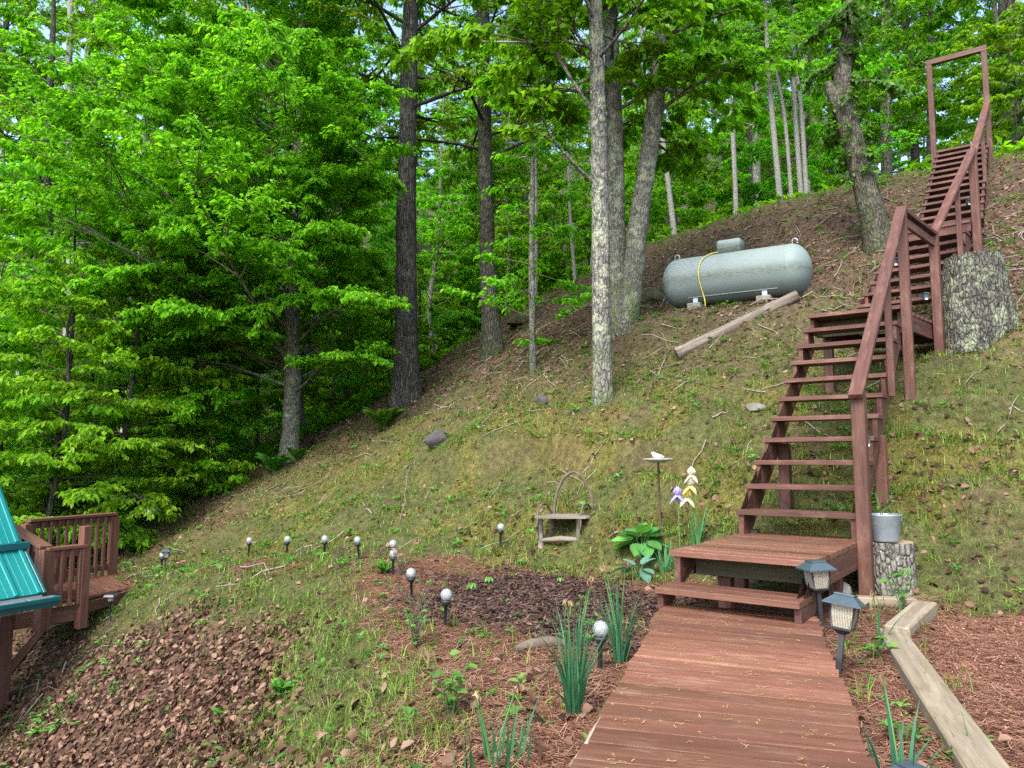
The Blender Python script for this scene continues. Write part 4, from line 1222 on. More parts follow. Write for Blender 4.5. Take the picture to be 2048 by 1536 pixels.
# yellow catkins dropped on the boards
def catkins():
    n = 620
    u = rng.uniform(0, 1, n); v = rng.uniform(.03, .97, n)
    L_ = WL0 + (WL1 - WL0) * u[:, None]; R_ = WR0 + (WR1 - WR0) * u[:, None]
    p = L_ + (R_ - L_) * v[:, None]; z = np.full(n, WZ + .004)
    k = rng.uniform(0, 1, n)
    pl = k < .22
    a = rng.uniform(-1.25, .2, n); e = rng.uniform(.03, F1.W - .03, n)
    for j in np.where(pl)[0]:
        q = F1.q(a[j], e[j], 0); p[j] = q[:2]; z[j] = zp + .004
    for j in range(1, n):
        if rng.uniform() < .5 and not pl[j] and not pl[j - 1]: p[j] = p[j - 1] + rng.normal(size=2) * .02
    rows = []
    th = rng.uniform(0, 6.28, n); cur = rng.normal(size=n) * 2.2; L = rng.uniform(.012, .042, n); pos = np.concatenate([p, z[:, None]], 1)
    for s_ in range(5):
        d = np.stack([np.cos(th), np.sin(th), np.zeros(n)], 1); sd = np.stack([-np.sin(th), np.cos(th), np.zeros(n)], 1)
        rows += [pos + sd * .0010, pos - sd * .0010]
        pos = pos + d * (L / 4)[:, None]; th = th + cur / 4 + rng.normal(size=n) * .3
    V = np.stack(rows, 1); b = np.arange(n)[:, None] * 10
    F = np.concatenate([b + np.array([[2 * s_, 2 * s_ + 1, 2 * s_ + 3, 2 * s_ + 2]]) for s_ in range(4)])
    stuff('catkins', 'pale yellow catkins littering the walkway boards', leaf_mesh('catkins', (V.reshape(-1, 3), [F], 10), M['catkin'], rng.uniform(0, 1, n)))
catkins()

# ------------------------------------------------------------------ shape helpers for small things
def rock(name, label, loc, d, mat, seed, cat='rock', sink=.3, rz=0.0):
    bm = bmesh.new(); bmesh.ops.create_icosphere(bm, subdivisions=3, radius=.5)
    co = np.array([v.co[:] for v in bm.verts])
    r2 = np.random.default_rng(seed); ax = norm(r2.normal(size=(9, 3)))
    for a in ax:                                    # planar cuts give broken facets
        k = co @ a; lim = r2.uniform(.27, .43); co = co - np.outer(np.clip(k - lim, 0, 1) * .85, a)
    co += .018 * np.stack([fbm(co[:, 0] * 5 + i, co[:, 1] * 5 + co[:, 2] * 4, 1.3, 3, seed + i) for i in range(3)], 1) * 2
    for v, c in zip(bm.verts, co): v.co = c * np.array(d)
    for f in bm.faces: f.smooth = False
    me = bpy.data.meshes.new(name); bm.to_mesh(me); bm.free(); me.materials.append(mat)
    loc = np.array(loc) + [0, 0, d[2] * (.5 - sink)]
    return put(tag(bpy.data.objects.new(name, me), label, cat), None, Matrix.Translation(Vector(loc)) @ Matrix.Rotation(rz, 4, 'Z'))

def part(name, mb, mat, parent, Mx=None): return mb.obj(name, mat, parent, Mx)

def leafset(name, geo, mat, lv, parent=None, Mx=None, smooth=False):
    me = leaf_mesh(name, geo, mat, lv)
    return put(bpy.data.objects.new(name, me), parent, Mx)

def broad_geo(P, D, N, L, W, cup=.15, droop=.35, nu=7, nv=5, tipx=.8):
    """smooth heart shaped leaves with a curved surface"""
    Vs = []; Fs = []; c = 0
    for p, d, nn, l, w in zip(P, norm(D), N, L, W):
        s_ = np.cross(d, nn); s_ /= np.linalg.norm(s_); nn = np.cross(s_, d)
        for i in range(nu):
            u = i / (nu - 1); wd_ = w * .5 * (math.sin(math.pi * min(1, u ** tipx * .98 + .02)) ** .75 if 0 < u < 1 else .03)
            for j in range(nv):
                v = j / (nv - 1) * 2 - 1
                Vs.append(p + d * l * (u - .12 * abs(v) * (1 - u)) + s_ * wd_ * v + nn * (cup * w * v * v + .012 * l * math.sin(v * 9) - droop * l * u * u))
        i = np.arange(nu - 1)[:, None] * nv; j = np.arange(nv - 1)[None, :]
        Fs.append((np.stack([i + j, i + j + 1, i + nv + j + 1, i + nv + j], -1).reshape(-1, 4)) + c); c += nu * nv
    return np.array(Vs), np.concatenate(Fs), nu * nv

# ------------------------------------------------------------------ solar globe lamps
def globe_proto():
    t = thing('solar_globe_lamp', 'x', 'garden lamp', (0, 0, 0))
    a = np.linspace(-.86, 1, 11)
    part('globe', MB().lathe([(max(1e-4, .038 * math.sqrt(max(0, 1 - k * k))), .205 + .041 * k) for k in a], 20), M['globe'], t)
    part('cup', MB().lathe([(1e-4, .128), (.011, .13), (.016, .137), (.034, .158), (.0355, .168), (.031, .170), (1e-4, .168)], 18), M['black'], t)
    part('stake', MB().tube([(0, 0, -.12), (0, 0, .0), (0, 0, .132)], .0115, 10), M['black'], t)
    part('solar_cell', MB().lathe([(1e-4, .178), (.018, .178), (.018, .171), (1e-4, .171)], 12), M['slate'], t)
    return t
gl = [(1200, 1345, 'nearest globe lamp on a black stake beside the two daffodil clumps', .02, .03),
      (889, 1255, 'globe lamp standing clear in pine straw, second nearest along the bed edge', .05, -.03),
      (823, 1201, 'globe lamp half hidden by bare shrub stems at the bed edge', -.02, .05),
      (785, 1152, 'globe lamp right behind the pink flowers, lower of the overlapping pair', .03, 0),
      (786, 1130, 'globe lamp behind the pink flowers, upper of the overlapping pair', -.02, 0),
      (718, 1119, 'tilted globe lamp nearest the pink flowers in the straight row', -.10, 0),
      (648, 1115, 'globe lamp second from the pink flowers in the straight row', .02, 0),
      (573, 1114, 'globe lamp third from the pink flowers in the straight row', .03, 0),
      (497, 1113, 'globe lamp at the deck end of the straight row', .02, 0),
      (323, 1142, 'small globe lamp beside the black lantern near the deck', 0, 0),
      (1001, 1097, 'lone globe lamp on the grass left of the twig chair', .01, 0)]
gp = globe_proto()
for k, (px, py, lab, tx, ty) in enumerate(gl):
    g = G(px, py)
    Mx = Matrix.Translation(Vector(g)) @ Matrix.Rotation(tx, 4, 'Y') @ Matrix.Rotation(ty, 4, 'X') @ Matrix.Rotation(k * 1.3, 4, 'Z') @ Matrix.Scale(1.0 if k else 1.02, 4)
    if k == 0: gp.matrix_basis = Mx; gp['label'] = lab; gp['group'] = 'solar globe lamps'
    else: copy_tree(gp, Mx, lab, 'solar globe lamps')

# ------------------------------------------------------------------ black lanterns
def lantern_proto():
    t = thing('solar_lantern', 'x', 'garden lantern', (0, 0, 0))
    def sq(w, z): return [(-w, -w, z), (w, -w, z), (w, w, z), (-w, w, z)]
    part('roof', MB().hexa(sq(.084, .318), sq(.084, .326)).hexa(sq(.082, .3262), sq(.040, .364)).hexa(sq(.044, .3642), sq(.043, .371)), M['slate'], t)
    part('stake', MB().hexa(sq(.012, -.15), sq(.012, .19)), M['black'], t)
    mb = MB().hexa(sq(.018, .186), sq(.040, .206)).hexa(sq(.044, .2062), sq(.045, .216))
    for sx in (-1, 1):
        for sy in (-1, 1):
            mb.tube([(sx * .040, sy * .040, .214), (sx * .050, sy * .050, .268), (sx * .053, sy * .053, .320)], .0045, 6)
    part('cage', mb, M['black'], t)
    for a in range(4):
        mb = MB()
        c = np.array([[-.037, -.040, .216], [.037, -.040, .216], [.047, -.0495, .268], [-.047, -.0495, .268], [.050, -.0525, .318], [-.050, -.0525, .318]])
        c2 = c + [0, .0025, 0]
        V = np.concatenate([c, c2]) @ np.array(Matrix.Rotation(a * math.pi / 2, 3, 'Z')).T
        mb.add(V, [[0, 1, 2, 3], [3, 2, 4, 5], [9, 8, 7, 6], [11, 10, 8, 9]])
        part('pane', mb, M['pane'], t)
    part('bulb', MB().lathe([(1e-4, .222), (.012, .224), (.014, .25), (.010, .275), (1e-4, .282)], 10), M['catkin'], t)
    return t
lp = lantern_proto()
def lantern_at(g, lab, tx, ty, rz, first=False, sc=1.0):
    Mx = Matrix.Translation(Vector(g)) @ Matrix.Rotation(tx, 4, 'Y') @ Matrix.Rotation(ty, 4, 'X') @ Matrix.Rotation(rz, 4, 'Z') @ Matrix.Scale(sc, 4)
    if first: lp.matrix_basis = Mx; lp['label'] = lab; lp['group'] = 'black solar lanterns'
    else: copy_tree(lp, Mx, lab, 'black solar lanterns')
lantern_at(G(1676, 1352), 'tilted black lantern leaning by the right edge of the walkway', .17, -.06, .95, True, 1.02)
lantern_at(np.array([1.795, 4.48, .03]), 'upright black lantern in front of the bottom step', -.05, 0, .12)
lantern_at(G(330, 1140), 'small black lantern behind a globe lamp near the deck', .02, 0, .3, False, .78)
gg = G(1822, 1536); gg = np.array([gg[0] * .93, gg[1] * .93, 0]); gg[2] = hz(gg[0], gg[1]) - .19
lantern_at(gg, 'black lantern cut off by the bottom edge among iris leaves', 0, 0, .3, False, .72)

# ------------------------------------------------------------------ edging timbers, stump with bucket, stones
zt = .055
def timber(name, a, b, w, label):
    o = board(name, a, b, w, .10, M['lumber'], None, b=.008)
    return tag(o, label, 'timber', 'edging timbers')
def mid(p, q, z): return (atz(*p, z) + atz(*q, z)) / 2
zt = .03
a3 = mid((1758, 1256), (1806, 1258), zt); b3 = mid((1931, 1536), (2024, 1536), zt); b3 = b3 + (b3 - a3) * .35
o = timber('edging_timber', tuple(a3 - [0, 0, .05]), tuple(b3 - [0, 0, .05]), .142, 'long pale edging timber running towards the bottom right corner')
a2 = mid((1770, 1250), (1815, 1256), zt + .004); b2 = mid((1829, 1200), (1873, 1204), zt + .004)
timber('edging_timber', tuple(a2 - [0, 0, .05]), tuple(b2 - [0, 0, .05]), .142, 'short pale edging timber angled between the long timber and the cut stump')
a1 = atz(1712, 1192, zt - .01); b1_ = atz(1832, 1196, zt - .01)
timber('edging_timber', tuple(a1 - [0, 0, .05]), tuple(b1_ - [0, 0, .05]), .09, 'narrow pale edging timber lying at the foot of the cut stump')

def stump_mesh(rb, rt, h, n=40, rings=14, lob=.10, seed=3, furrow=.035, top_tilt=.0, flare=1.0):
    r2 = np.random.default_rng(seed); V = []
    a = np.linspace(0, 2 * np.pi, n, endpoint=False)
    fu = fbm(np.cos(a) * 9, np.sin(a) * 9, 1.6, 3, seed) * 2
    for k in range(rings):
        u = k / (rings - 1); z = h * u - .12 * (1 - u)
        r = rt + (rb - rt) * (1 - u) ** flare
        rr = r * (1 + lob * np.cos(a * 3 + 1.1) * (1 - u) ** 2 + furrow * fu + furrow * .5 * fbm(np.cos(a) * 7 + u * 5, np.sin(a) * 7 + u * 3, 2.0, 2, seed + 4))
        V.append(np.stack([rr * np.cos(a), rr * np.sin(a), np.full(n, z) + top_tilt * np.cos(a) * u * r], 1))
    V = np.concatenate(V)
    i = np.arange(rings - 1)[:, None] * n; j = np.arange(n)[None, :]
    F = np.stack([i + j, i + (j + 1) % n, i + n + (j + 1) % n, i + n + j], -1).reshape(-1, 4)
    top = V[-n:].copy()
    return V, F, top
def stump(name, label, loc, rb, rt, h, bark, cat='stump', **kw):
    t = thing(name, label, cat, loc)
    V, F, top = stump_mesh(rb, rt, h, **kw)
    Mx = Matrix.Translation(Vector(loc))
    put(bpy.data.objects.new('bark', np_mesh('bark', V, F, bark, True)), t, Mx)
    n = len(top); c = top.mean(0); r2 = np.random.default_rng(5)
    m1 = c + (top - c) * .94 - [0, 0, .008]; m2 = c + (top - c) * .5 + r2.normal(size=top.shape) * [0, 0, .006] - [0, 0, .012]
    VV_ = np.concatenate([top, m1, m2, [c - [0, 0, .02]]])
    j = np.arange(n); k = (j + 1) % n
    Q = np.concatenate([np.stack([j, k, n + k, n + j], 1), np.stack([n + j, n + k, 2 * n + k, 2 * n + j], 1)]); T_ = np.stack([2 * n + j, 2 * n + k, np.full(n, 3 * n)], 1)
    put(bpy.data.objects.new('cut_top', np_mesh('cut_top', VV_, [T_, Q], M['cutwood'], False)), t, Mx)
    return t
g = G(1802, 1196)
stump('cut_stump', 'short upright log of flaky grey bark carrying the metal bucket', g + [0, .12, 0], .163, .160, .385, M['bark_cut'], seed=8, furrow=.10, lob=.03)
bz = g + np.array([-.035, .12, .385])
bk = thing('metal_bucket', 'galvanised metal bucket standing on the short cut log', 'bucket', bz)
Bm = Matrix.Translation(Vector(bz))
part('pail', MB().lathe([(1e-4, .004), (.085, .002), (.089, .012), (.117, .188), (.1205, .194), (.119, .199), (.113, .196), (.112, .18), (.086, .02), (1e-4, .018)], 28), M['galv'], bk, Bm)
for sgn in (-1, 1):
    part('handle_ear', MB().box((sgn * .121, 0, .168), (.008, .03, .036)), M['galv'], bk, Bm)
part('soil', MB().lathe([(1e-4, .176), (.110, .172)], 20), M['mulch'], bk, Bm)
def leafy_plant(name, label, loc, n, hgt, L, W, mat, cat='plant', spread=.12, kind='hex', group=None, seed=1, stems=5):
    t = thing(name, label, cat, loc, group)
    Mx = Matrix.Translation(Vector(loc)); Wd = Wood(); ps = []; ds = []
    for k in range(stems):
        a = rng.uniform(0, 6.28); tip = np.array([math.cos(a) * spread * rng.uniform(.3, 1), math.sin(a) * spread * rng.uniform(.3, 1), hgt * rng.uniform(.6, 1.05)])
        q = np.array([tip * [u ** 1.4, u ** 1.4, u] for u in np.linspace(0, 1, 5)]); Wd.tube(q, np.linspace(.0035, .0015, 5), 4)
        for j in range(max(2, n // stems)):
            u = rng.uniform(.3, 1) * 4; i = min(int(u), 3); p = q[i] + (q[i + 1] - q[i]) * (u - i); a2 = rng.uniform(0, 6.28)
            ps.append(p); ds.append((math.cos(a2), math.sin(a2), rng.uniform(-.1, .6)))
    P_ = np.array(ps); D_ = np.array(ds); m = len(P_)
    put(bpy.data.objects.new('stems', Wd.mesh('stems', M['stem'])), t, Mx)
    sc = rng.uniform(.6, 1.2, m)
    leafset('leaves', leaf_geo(P_, D_, np.array([0, 0, 1.]) + .25 * rng.normal(size=(m, 3)), L * sc, W * sc, .15, .25, kind), mat, np.clip(.6 + .2 * rng.normal(size=m), 0, 1), t, Mx)
    return t
leafy_plant('bucket_plant', 'young leafy plant sprouting from the metal bucket', bz + np.array([-.02, 0, .175]), 16, .19, .085, .035, M['leaf_weed'], spread=.12)
rock('stone', 'pale stone propping the right corner of the low platform', G(1683, 1196), (.17, .16, .17), M['rockpale'], 21, rz=.6)
rock('boulder', 'mossy boulder between the forked tree and the tank', G(1305, 606), (.42, .36, .40), M['rockmoss'], 22)
rock('slope_rock', 'dark rock half buried on the slope below the oak', G(874, 893), (.42, .30, .34), M['rockdark'], 23, rz=.5)
rock('slope_rock', 'small brown rock on the slope left of the lichen maple', G(1083, 806), (.19, .14, .20), M['rockdark'], 24)
rock('flat_rock', 'long flat mossy slab of rock jutting from the brown bank', G(1046, 645), (1.0, .6, .42), M['rockmoss'], 25, rz=.5, sink=.4)
rock('slope_rock', 'pale stone lying under the lower flight of stairs', G(1512, 822), (.26, .18, .17), M['rock'], 26)
ga = G(1030, 1308); gb = G(1128, 1296)
ls = thing('half_buried_log', 'short half buried grey log behind the near daffodils', 'log', ga)
MB().tube(np.array([ga + (gb - ga) * u + [0, 0, .02 + .02 * math.sin(u * 3)] for u in np.linspace(0, 1, 7)]), np.array([.02, .03, .034, .03, .034, .03, .02]), 12, True, True, 0, .08).obj('log', M['twig'], ls)

b = G(1976, 678)
stump('large_stump', 'large lichen covered stump beside the upper landing of the stairs', np.array([b[0] + .02, b[1] + .22, b[2] - .05]), .43, .285, 1.04, M['bark_stump'], seed=12, n=72, rings=26, furrow=.06, lob=.10, flare=.95, top_tilt=.02)
b = G(486, 912)
stump('broken_trunk', 'ragged grey stub of a broken trunk under the beech tree', b, .24, .17, 1.45, M['bark_oak'], cat='dead trunk', seed=31, furrow=.10, lob=.2, top_tilt=.5)
b = G(700, 808)
stump('hollow_stump', 'dark hollow stump leaning on the bank left of the oak', b, .26, .15, .75, M['bark_dark'], seed=33, furrow=.12, lob=.3, top_tilt=.6)

# fallen log below the tank
ga = G(1354, 722); gb = G(1596, 604)
lg = thing('fallen_log', 'bleached bare log lying down the slope below the tank', 'log', ga)
k = np.linspace(0, 1, 14)[:, None]
Pq = ga + (gb - ga) * k; Pq[:, 2] += max(0, float((H(Pq[:, 0], Pq[:, 1]) - Pq[:, 2]).max())) * .35 + .035
MX = frame(gb - ga).to_4x4(); MX.translation = Vector(ga)
inv = np.array(MX.inverted())
Pl = Pq @ inv[:3, :3].T + inv[:3, 3]
mb = MB().tube(Pl, np.linspace(.095, .080, 14) * (1 + .06 * rng.normal(size=14)), 14, True, True, 0, .05)
mb.obj('log', M['logwood'], lg, MX)

# ------------------------------------------------------------------ propane tank
def build_tank():
    A = aty(1346, 569, 12.0); B = aty(1603, 539, 10.98)
    zc = (A[2] + B[2]) / 2
    A[2] = B[2] = zc
    C = (A + B) / 2; ax = B - A; Lh = np.linalg.norm(ax) / 2 - .12; r = .395
    t = thing('propane_tank', 'grey green horizontal propane tank resting on concrete blocks on the slope', 'tank', C - [0, 0, r])
    Mx = frame(ax).to_4x4(); Mx.translation = Vector(C)
    prof = []
    for k in range(13):
        th = math.pi / 2 * k / 12; prof.append((max(1e-4, r * math.sin(th)), -Lh - .27 * math.cos(th)))
    prof += [(r, -Lh + .02), (r * 1.003, -Lh + .025), (r * 1.003, -Lh + .035), (r, -Lh + .04), (r, 0), (r, Lh - .04), (r * 1.003, Lh - .035), (r * 1.003, Lh - .025), (r, Lh - .02)]
    for k in range(13):
        th = math.pi / 2 * (1 - k / 12); prof.append((max(1e-4, r * math.sin(th)), Lh + .27 * math.cos(th)))
    mb = MB().lathe(prof, 48)
    v = mb.v[0]; mb.v[0] = np.stack([v[:, 2], v[:, 1], v[:, 0]], 1)      # lie along local X
    shell = mb.obj('shell', M['tank'], t, Mx); shell.data.flip_normals()
    # domed lid over the valves
    bm = bmesh.new(); bmesh.ops.create_cube(bm, size=1); bmesh.ops.scale(bm, vec=(.38, .28, .22), verts=bm.verts)
    bmesh.ops.bevel(bm, geom=[e for e in bm.edges if max(v.co.z for v in e.verts) > 0 or abs(e.verts[0].co.z - e.verts[1].co.z) > .1], offset=.055, segments=4, affect='EDGES', profile=.6)
    for f in bm.faces: f.smooth = True
    me = bpy.data.meshes.new('valve_lid'); bm.to_mesh(me); bm.free(); me.materials.append(M['tank'])
    put(bpy.data.objects.new('valve_lid', me), t, Mx @ Matrix.Translation((-.05, 0, r + .085)))
    for sx in (-1, 1):      # lifting lugs
        a = np.linspace(-.5, math.pi + .5, 14)
        mb = MB().tube([(sx * (Lh + .04) + .042 * math.cos(q), 0, r + .035 + .05 * math.sin(q)) for q in a], .011, 8)
        mb.obj('lifting_lug', M['galv'], t, Mx)
    for k, px in enumerate((1386, 1528)):
        lx = -.55 if k == 0 else .50
        for sy in (-1, 1):
            w = Mx @ Vector((lx, sy * .20, -r * .80))
            gz = hz(w.x, w.y)
            part('saddle_leg', MB().box((lx, sy * .235, -r * .93), (.075, .03, .20)), M['galv'], t, Mx)
    part('weld_rail', MB().box((.02, -.262, -.30), (1.35, .012, .012)), M['tank'], t, Mx)
    for k, lx in enumerate((-.55, .50)):
        w = Mx @ Vector((lx, -.22, -r - .02)); 
        o = bpy.data.objects.new('concrete_block', cbox_mesh((.21, .28, .12), .01, M['concrete']))
        put(tag(o, ('concrete block under the left leg of the tank', 'concrete block under the right leg of the tank')[k], 'block', 'blocks under the tank'), None,
            Matrix.Translation(w + Vector((0, 0, -.05))) @ frame(ax).to_4x4())
    # yellow gas line from the lid down the face
    pts = [(-.17, -.10, r + .01), (-.26, -.16, r * .99), (-.36, -.25, .345), (-.43, -.36, .22), (-.45, -.415, .05), (-.43, -.41, -.12), (-.40, -.36, -.26), (-.36, -.38, -.40), (-.34, -.44, -.50)]
    q = np.array(pts); u = np.linspace(0, len(q) - 1, 30)
    q = np.stack([np.interp(u, np.arange(len(q)), q[:, i]) for i in range(3)], 1)
    for _ in range(2): q[1:-1] = (q[:-2] + 2 * q[1:-1] + q[2:]) / 4
    part('gas_line', MB().tube(q, .0085, 8), M['hose'], t, Mx)
build_tank()

# ------------------------------------------------------------------ twig chair
def twig_chair():
    gf = G(1118, 1101); gf[2] -= .01
    g = gf + np.array([.08, .18, 0])
    t = thing('twig_chair', 'rustic grey twig chair with hooped back at the foot of the bank', 'chair', g)
    fx = np.array([1., -.04, 0]); dp = np.array([.46, .89, 0]); dp /= np.linalg.norm(dp)
    w, dpt, hs = .45, .36, .315
    o = gf - fx * w / 2
    def P_(a, b_, z): return o + fx * a + dp * b_ + np.array([0, 0, z])
    def gz(v): return np.array([v[0], v[1], min(gf[2], hz(v[0], v[1])) - .03])
    for a, b_ in ((.03, .02), (w - .03, .02), (w - .01, dpt), (.01, dpt)):
        top = P_(a, b_, hs); bot = gz(top + rng.normal(size=3) * .01)
        q = np.array([bot, bot + (top - bot) * .4 + rng.normal(size=3) * .006, top])
        MB().tube(q, np.array([.034, .030, .029]), 9, True, True, 0, .07).obj('leg', M['greywood'], t)
    for k in range(5):
        u = (k + .5) / 5
        board('seat_slat', P_(-.03, dpt * u, hs + .012 + rng.uniform(-.003, .003)), P_(w + .03, dpt * u, hs + .012 + rng.uniform(-.003, .003)), dpt / 5 * .96 + .012, .026, M['greywood'], t)
    for a0, a1 in (((.03, .02), (w - .03, .02)), ((w - .03, .02), (w - .01, dpt)), ((.01, dpt), (w - .01, dpt)), ((.03, .02), (.01, dpt))):
        MB().tube(np.array([P_(*a0, .10), (P_(*a0, .10) + P_(*a1, .11)) / 2 + [0, 0, .012], P_(*a1, .11)]), np.array([.020, .030, .022]), 8, True, True, 0, .06).obj('stretcher', M['greywood'], t)
    a = np.linspace(0, math.pi, 17)
    P1, P2 = P_(.03, dpt, .05), P_(w - .01, dpt, .05)
    hoop = [P1 + (P2 - P1) * (.5 - .5 * math.cos(q)) * 1.0 + np.array([0, 0, .22 + .50 * math.sin(q) ** .8]) for q in a]
    hoop = np.array([P1] + hoop + [P2]) + rng.normal(size=(19, 3)) * .005
    MB().tube(hoop, .016, 8, True, True, 0, .05).obj('back_hoop', M['twig'], t)
    for a_ in (0.01, w - .01):
        q = np.array([P_(a_, .0, .12), P_(a_, -.005, hs), P_(a_, .03, hs + .10), P_(a_, .12, hs + .15), P_(a_, .24, hs + .13), P_(a_, dpt - .01, hs + .04), P_(a_, dpt, .12)])
        u = np.linspace(0, 6, 19); q = np.stack([np.interp(u, np.arange(7), q[:, i]) for i in range(3)], 1)
        for _ in range(2): q[1:-1] = (q[:-2] + 2 * q[1:-1] + q[2:]) / 4
        MB().tube(q, .011, 8, True, True, 0, .05).obj('arm_hoop', M['twig'], t)
twig_chair()

# ------------------------------------------------------------------ bird bath with a bird figure
gb_ = G(1322, 1085)
top = aty(1316, 919, gb_[1])
bt = thing('bird_bath', 'shallow pale dish on a thin rusty rod between chair and irises', 'bird bath', gb_)
part('rod', MB().tube([gb_ - [0, 0, .15], (gb_ + top) / 2, top - [0, 0, .01]], .0095, 8), M['rust'], bt)
part('dish', MB().lathe([(1e-4, -.03), (.045, -.03), (.10, -.016), (.137, .0), (.140, .006), (.134, .009), (.09, -.004), (1e-4, -.010)], 28, top), M['dish'], bt)
def bird():
    t = thing('bird_figure', 'small white ceramic bird sitting on the pale dish', 'ornament', top + [0, 0, -.006])
    Mx = Matrix.Translation(Vector(top + [-.005, 0, -.008])) @ Matrix.Rotation(math.pi, 4, 'Z')
    st_ = [(-.062, .030, .003), (-.045, .034, .012), (-.02, .034, .024), (.005, .036, .029), (.024, .047, .024), (.034, .060, .019), (.043, .067, .015), (.052, .065, .006), (.060, .063, .0012)]
    mb = MB(); mb.tube([(x, 0, z) for x, z, r in st_], np.array([r for x, z, r in st_]), 14); mb.obj('body', M['white'], t, Mx)
    mb = MB()
    for s_ in (-1, 1): mb.tube([(-.038, s_ * .018, .036), (-.01, s_ * .028, .036), (.018, s_ * .02, .038)], np.array([.003, .013, .004]), 8)
    mb.obj('wings', M['white'], t, Mx)
    part('base', MB().lathe([(1e-4, 0), (.026, 0), (.022, .016), (1e-4, .018)], 12), M['white'], t, Mx)
bird()

# ------------------------------------------------------------------ garden plants
def blades_plant(name, label, loc, n, L, W, mat, spread=.05, lean=.22, cat='plant', group=None, dead=0, deadmat=None):
    """a clump of strap leaves, each slightly curved"""
    t = thing(name, label, cat, loc, group); Mx = Matrix.Translation(Vector(loc))
    a = rng.uniform(0, 6.28, n); r = spread * np.sqrt(rng.uniform(0, 1, n))
    P_ = np.stack([np.cos(a) * r, np.sin(a) * r, np.full(n, -.02)], 1)
    a2 = a + rng.normal(size=n) * .5
    D_ = np.stack([np.cos(a2), np.sin(a2), np.zeros(n)], 1)
    geo = blade_geo(P_, D_, L * rng.uniform(.6, 1.1, n), W * rng.uniform(.75, 1.2, n), np.abs(rng.normal(size=n)) * lean + .05, 5)
    leafset('leaves', geo, mat, np.clip(.5 + .22 * rng.normal(size=n), 0, 1), t, Mx)
    for k in range(dead):       # spent flower stalks
        a_ = rng.uniform(0, 6.28); tip = np.array([math.cos(a_) * .09, math.sin(a_) * .09, L * rng.uniform(.95, 1.15)])
        q = np.array([tip * [u ** 1.5, u ** 1.5, u] for u in np.linspace(0, 1, 6)])
        st_ = MB().tube(q, np.linspace(.004, .0028, 6), 6).obj('flower_stalk', M['stem'], t, Mx)
        m = 7; d = rand_dir(m); d[:, 2] = -np.abs(d[:, 2]) - .3
        leafset('spent_flower', leaf_geo(np.repeat(tip[None], m, 0) + rng.normal(size=(m, 3)) * .004, d * [.5, .5, 1], rand_dir(m), .030, .009, .3, .3, 'hex'), M['papery'], rng.uniform(0, 1, m), st_, Mx)
    return t
D_ = M['leaf_daff']
blades_plant('daffodil_clump', 'tall clump of blue green daffodil leaves at the near left edge of the walkway', G(1146, 1432), 66, .50, .012, D_, .032, .30, group='daffodil clumps', dead=3)
blades_plant('daffodil_clump', 'tall clump of daffodil leaves behind the nearest globe lamp', G(1240, 1330), 56, .46, .011, D_, .032, .25, group='daffodil clumps', dead=3)
blades_plant('daffodil_clump', 'sparse daffodil leaves cut by the bottom edge left of the walkway', G(985, 1534) * [1, 1, 1] + [0, -.03, -.05], 26, .33, .014, D_, .12, .25, group='daffodil clumps', dead=3)
gq = G(1800, 1536); gq = gq * [.96, .96, 1]; gq[2] = hz(gq[0], gq[1])
blades_plant('daffodil_clump', 'few upright daffodil leaves at the bottom edge between walkway and timber', gq + [0, 0, -.04], 13, .33, .017, D_, .07, .25, group='daffodil clumps', dead=1)
g = G(1662, 1242); blades_plant('daffodil_clump', 'thin pale shoots between the two lanterns by the walkway', np.array([2.02, 4.25, hz(2.02, 4.25)]), 7, .30, .012, D_, .03, .2, group='daffodil clumps', dead=1)

I_ = M['leaf_iris']
def iris_flower(parent, p, mats, sc=1.0, Mx=None, name='flower'):
    """three upright standards and three drooping falls"""
    P_ = []; Dr = []; Nn = []; L = []; W = []
    for k in range(3):
        a = k * 2.094 + rng.uniform(0, .5)
        P_.append(p); Dr.append((math.cos(a) * .45, math.sin(a) * .45, 1)); Nn.append((-math.cos(a), -math.sin(a), .3)); L.append(.072 * sc); W.append(.075 * sc)
    up_ = broad_geo(np.array(P_), np.array(Dr), np.array(Nn, float), L, W, .2, -.15, 5, 4)
    P_ = []; Dr = []; Nn = []; L = []; W = []
    for k in range(3):
        a = k * 2.094 + 1.05 + rng.uniform(0, .4)
        P_.append(p + np.array([0, 0, .004])); Dr.append((math.cos(a), math.sin(a), .1)); Nn.append((0, 0, 1)); L.append(.060 * sc); W.append(.066 * sc)
    dn_ = broad_geo(np.array(P_), np.array(Dr), np.array(Nn, float), L, W, -.15, 1.25, 5, 4)
    f = leafset(name, (up_[0], [up_[1]], up_[2]), mats[0], rng.uniform(.2, 1, 3), parent, Mx)
    leafset('falls', (dn_[0], [dn_[1]], dn_[2]), mats[1], rng.uniform(.2, 1, 3), f, Mx)
def iris(label, base, n, L, flowers=()):
    t = blades_plant('iris', label, base, n, L, .030, I_, .05, .22, 'flower', 'irises')
    Mx = Matrix.Translation(Vector(base))
    for (px, py, mats, sc) in flowers:
        tip = aty(px, py, base[1] + rng.uniform(-.04, .04)) - base
        q = np.array([tip * [u ** 1.3, u ** 1.3, u] for u in np.linspace(0, 1, 7)])
        MB().tube(q, np.linspace(.006, .004, 7), 7).obj('stem', M['stem'], t, Mx)
        iris_flower(t, tip, mats, sc, Mx)
    return t
PW, PV = (M['petal_w'], M['petal_y']), (M['petal_v'], M['petal_v'])
gi = G(1395, 1098)
iris('tall iris with cream white and yellow flowers beside the low platform', np.array([gi[0], gi[1], gi[2]]), 15, .42, ((1383, 950, (M['petal_w'], M['petal_w']), 1.0), (1381, 972, PW, 1.0), (1374, 996, (M['petal_y'], M['petal_w']), 1.15)))
g2 = G(1362, 1150)
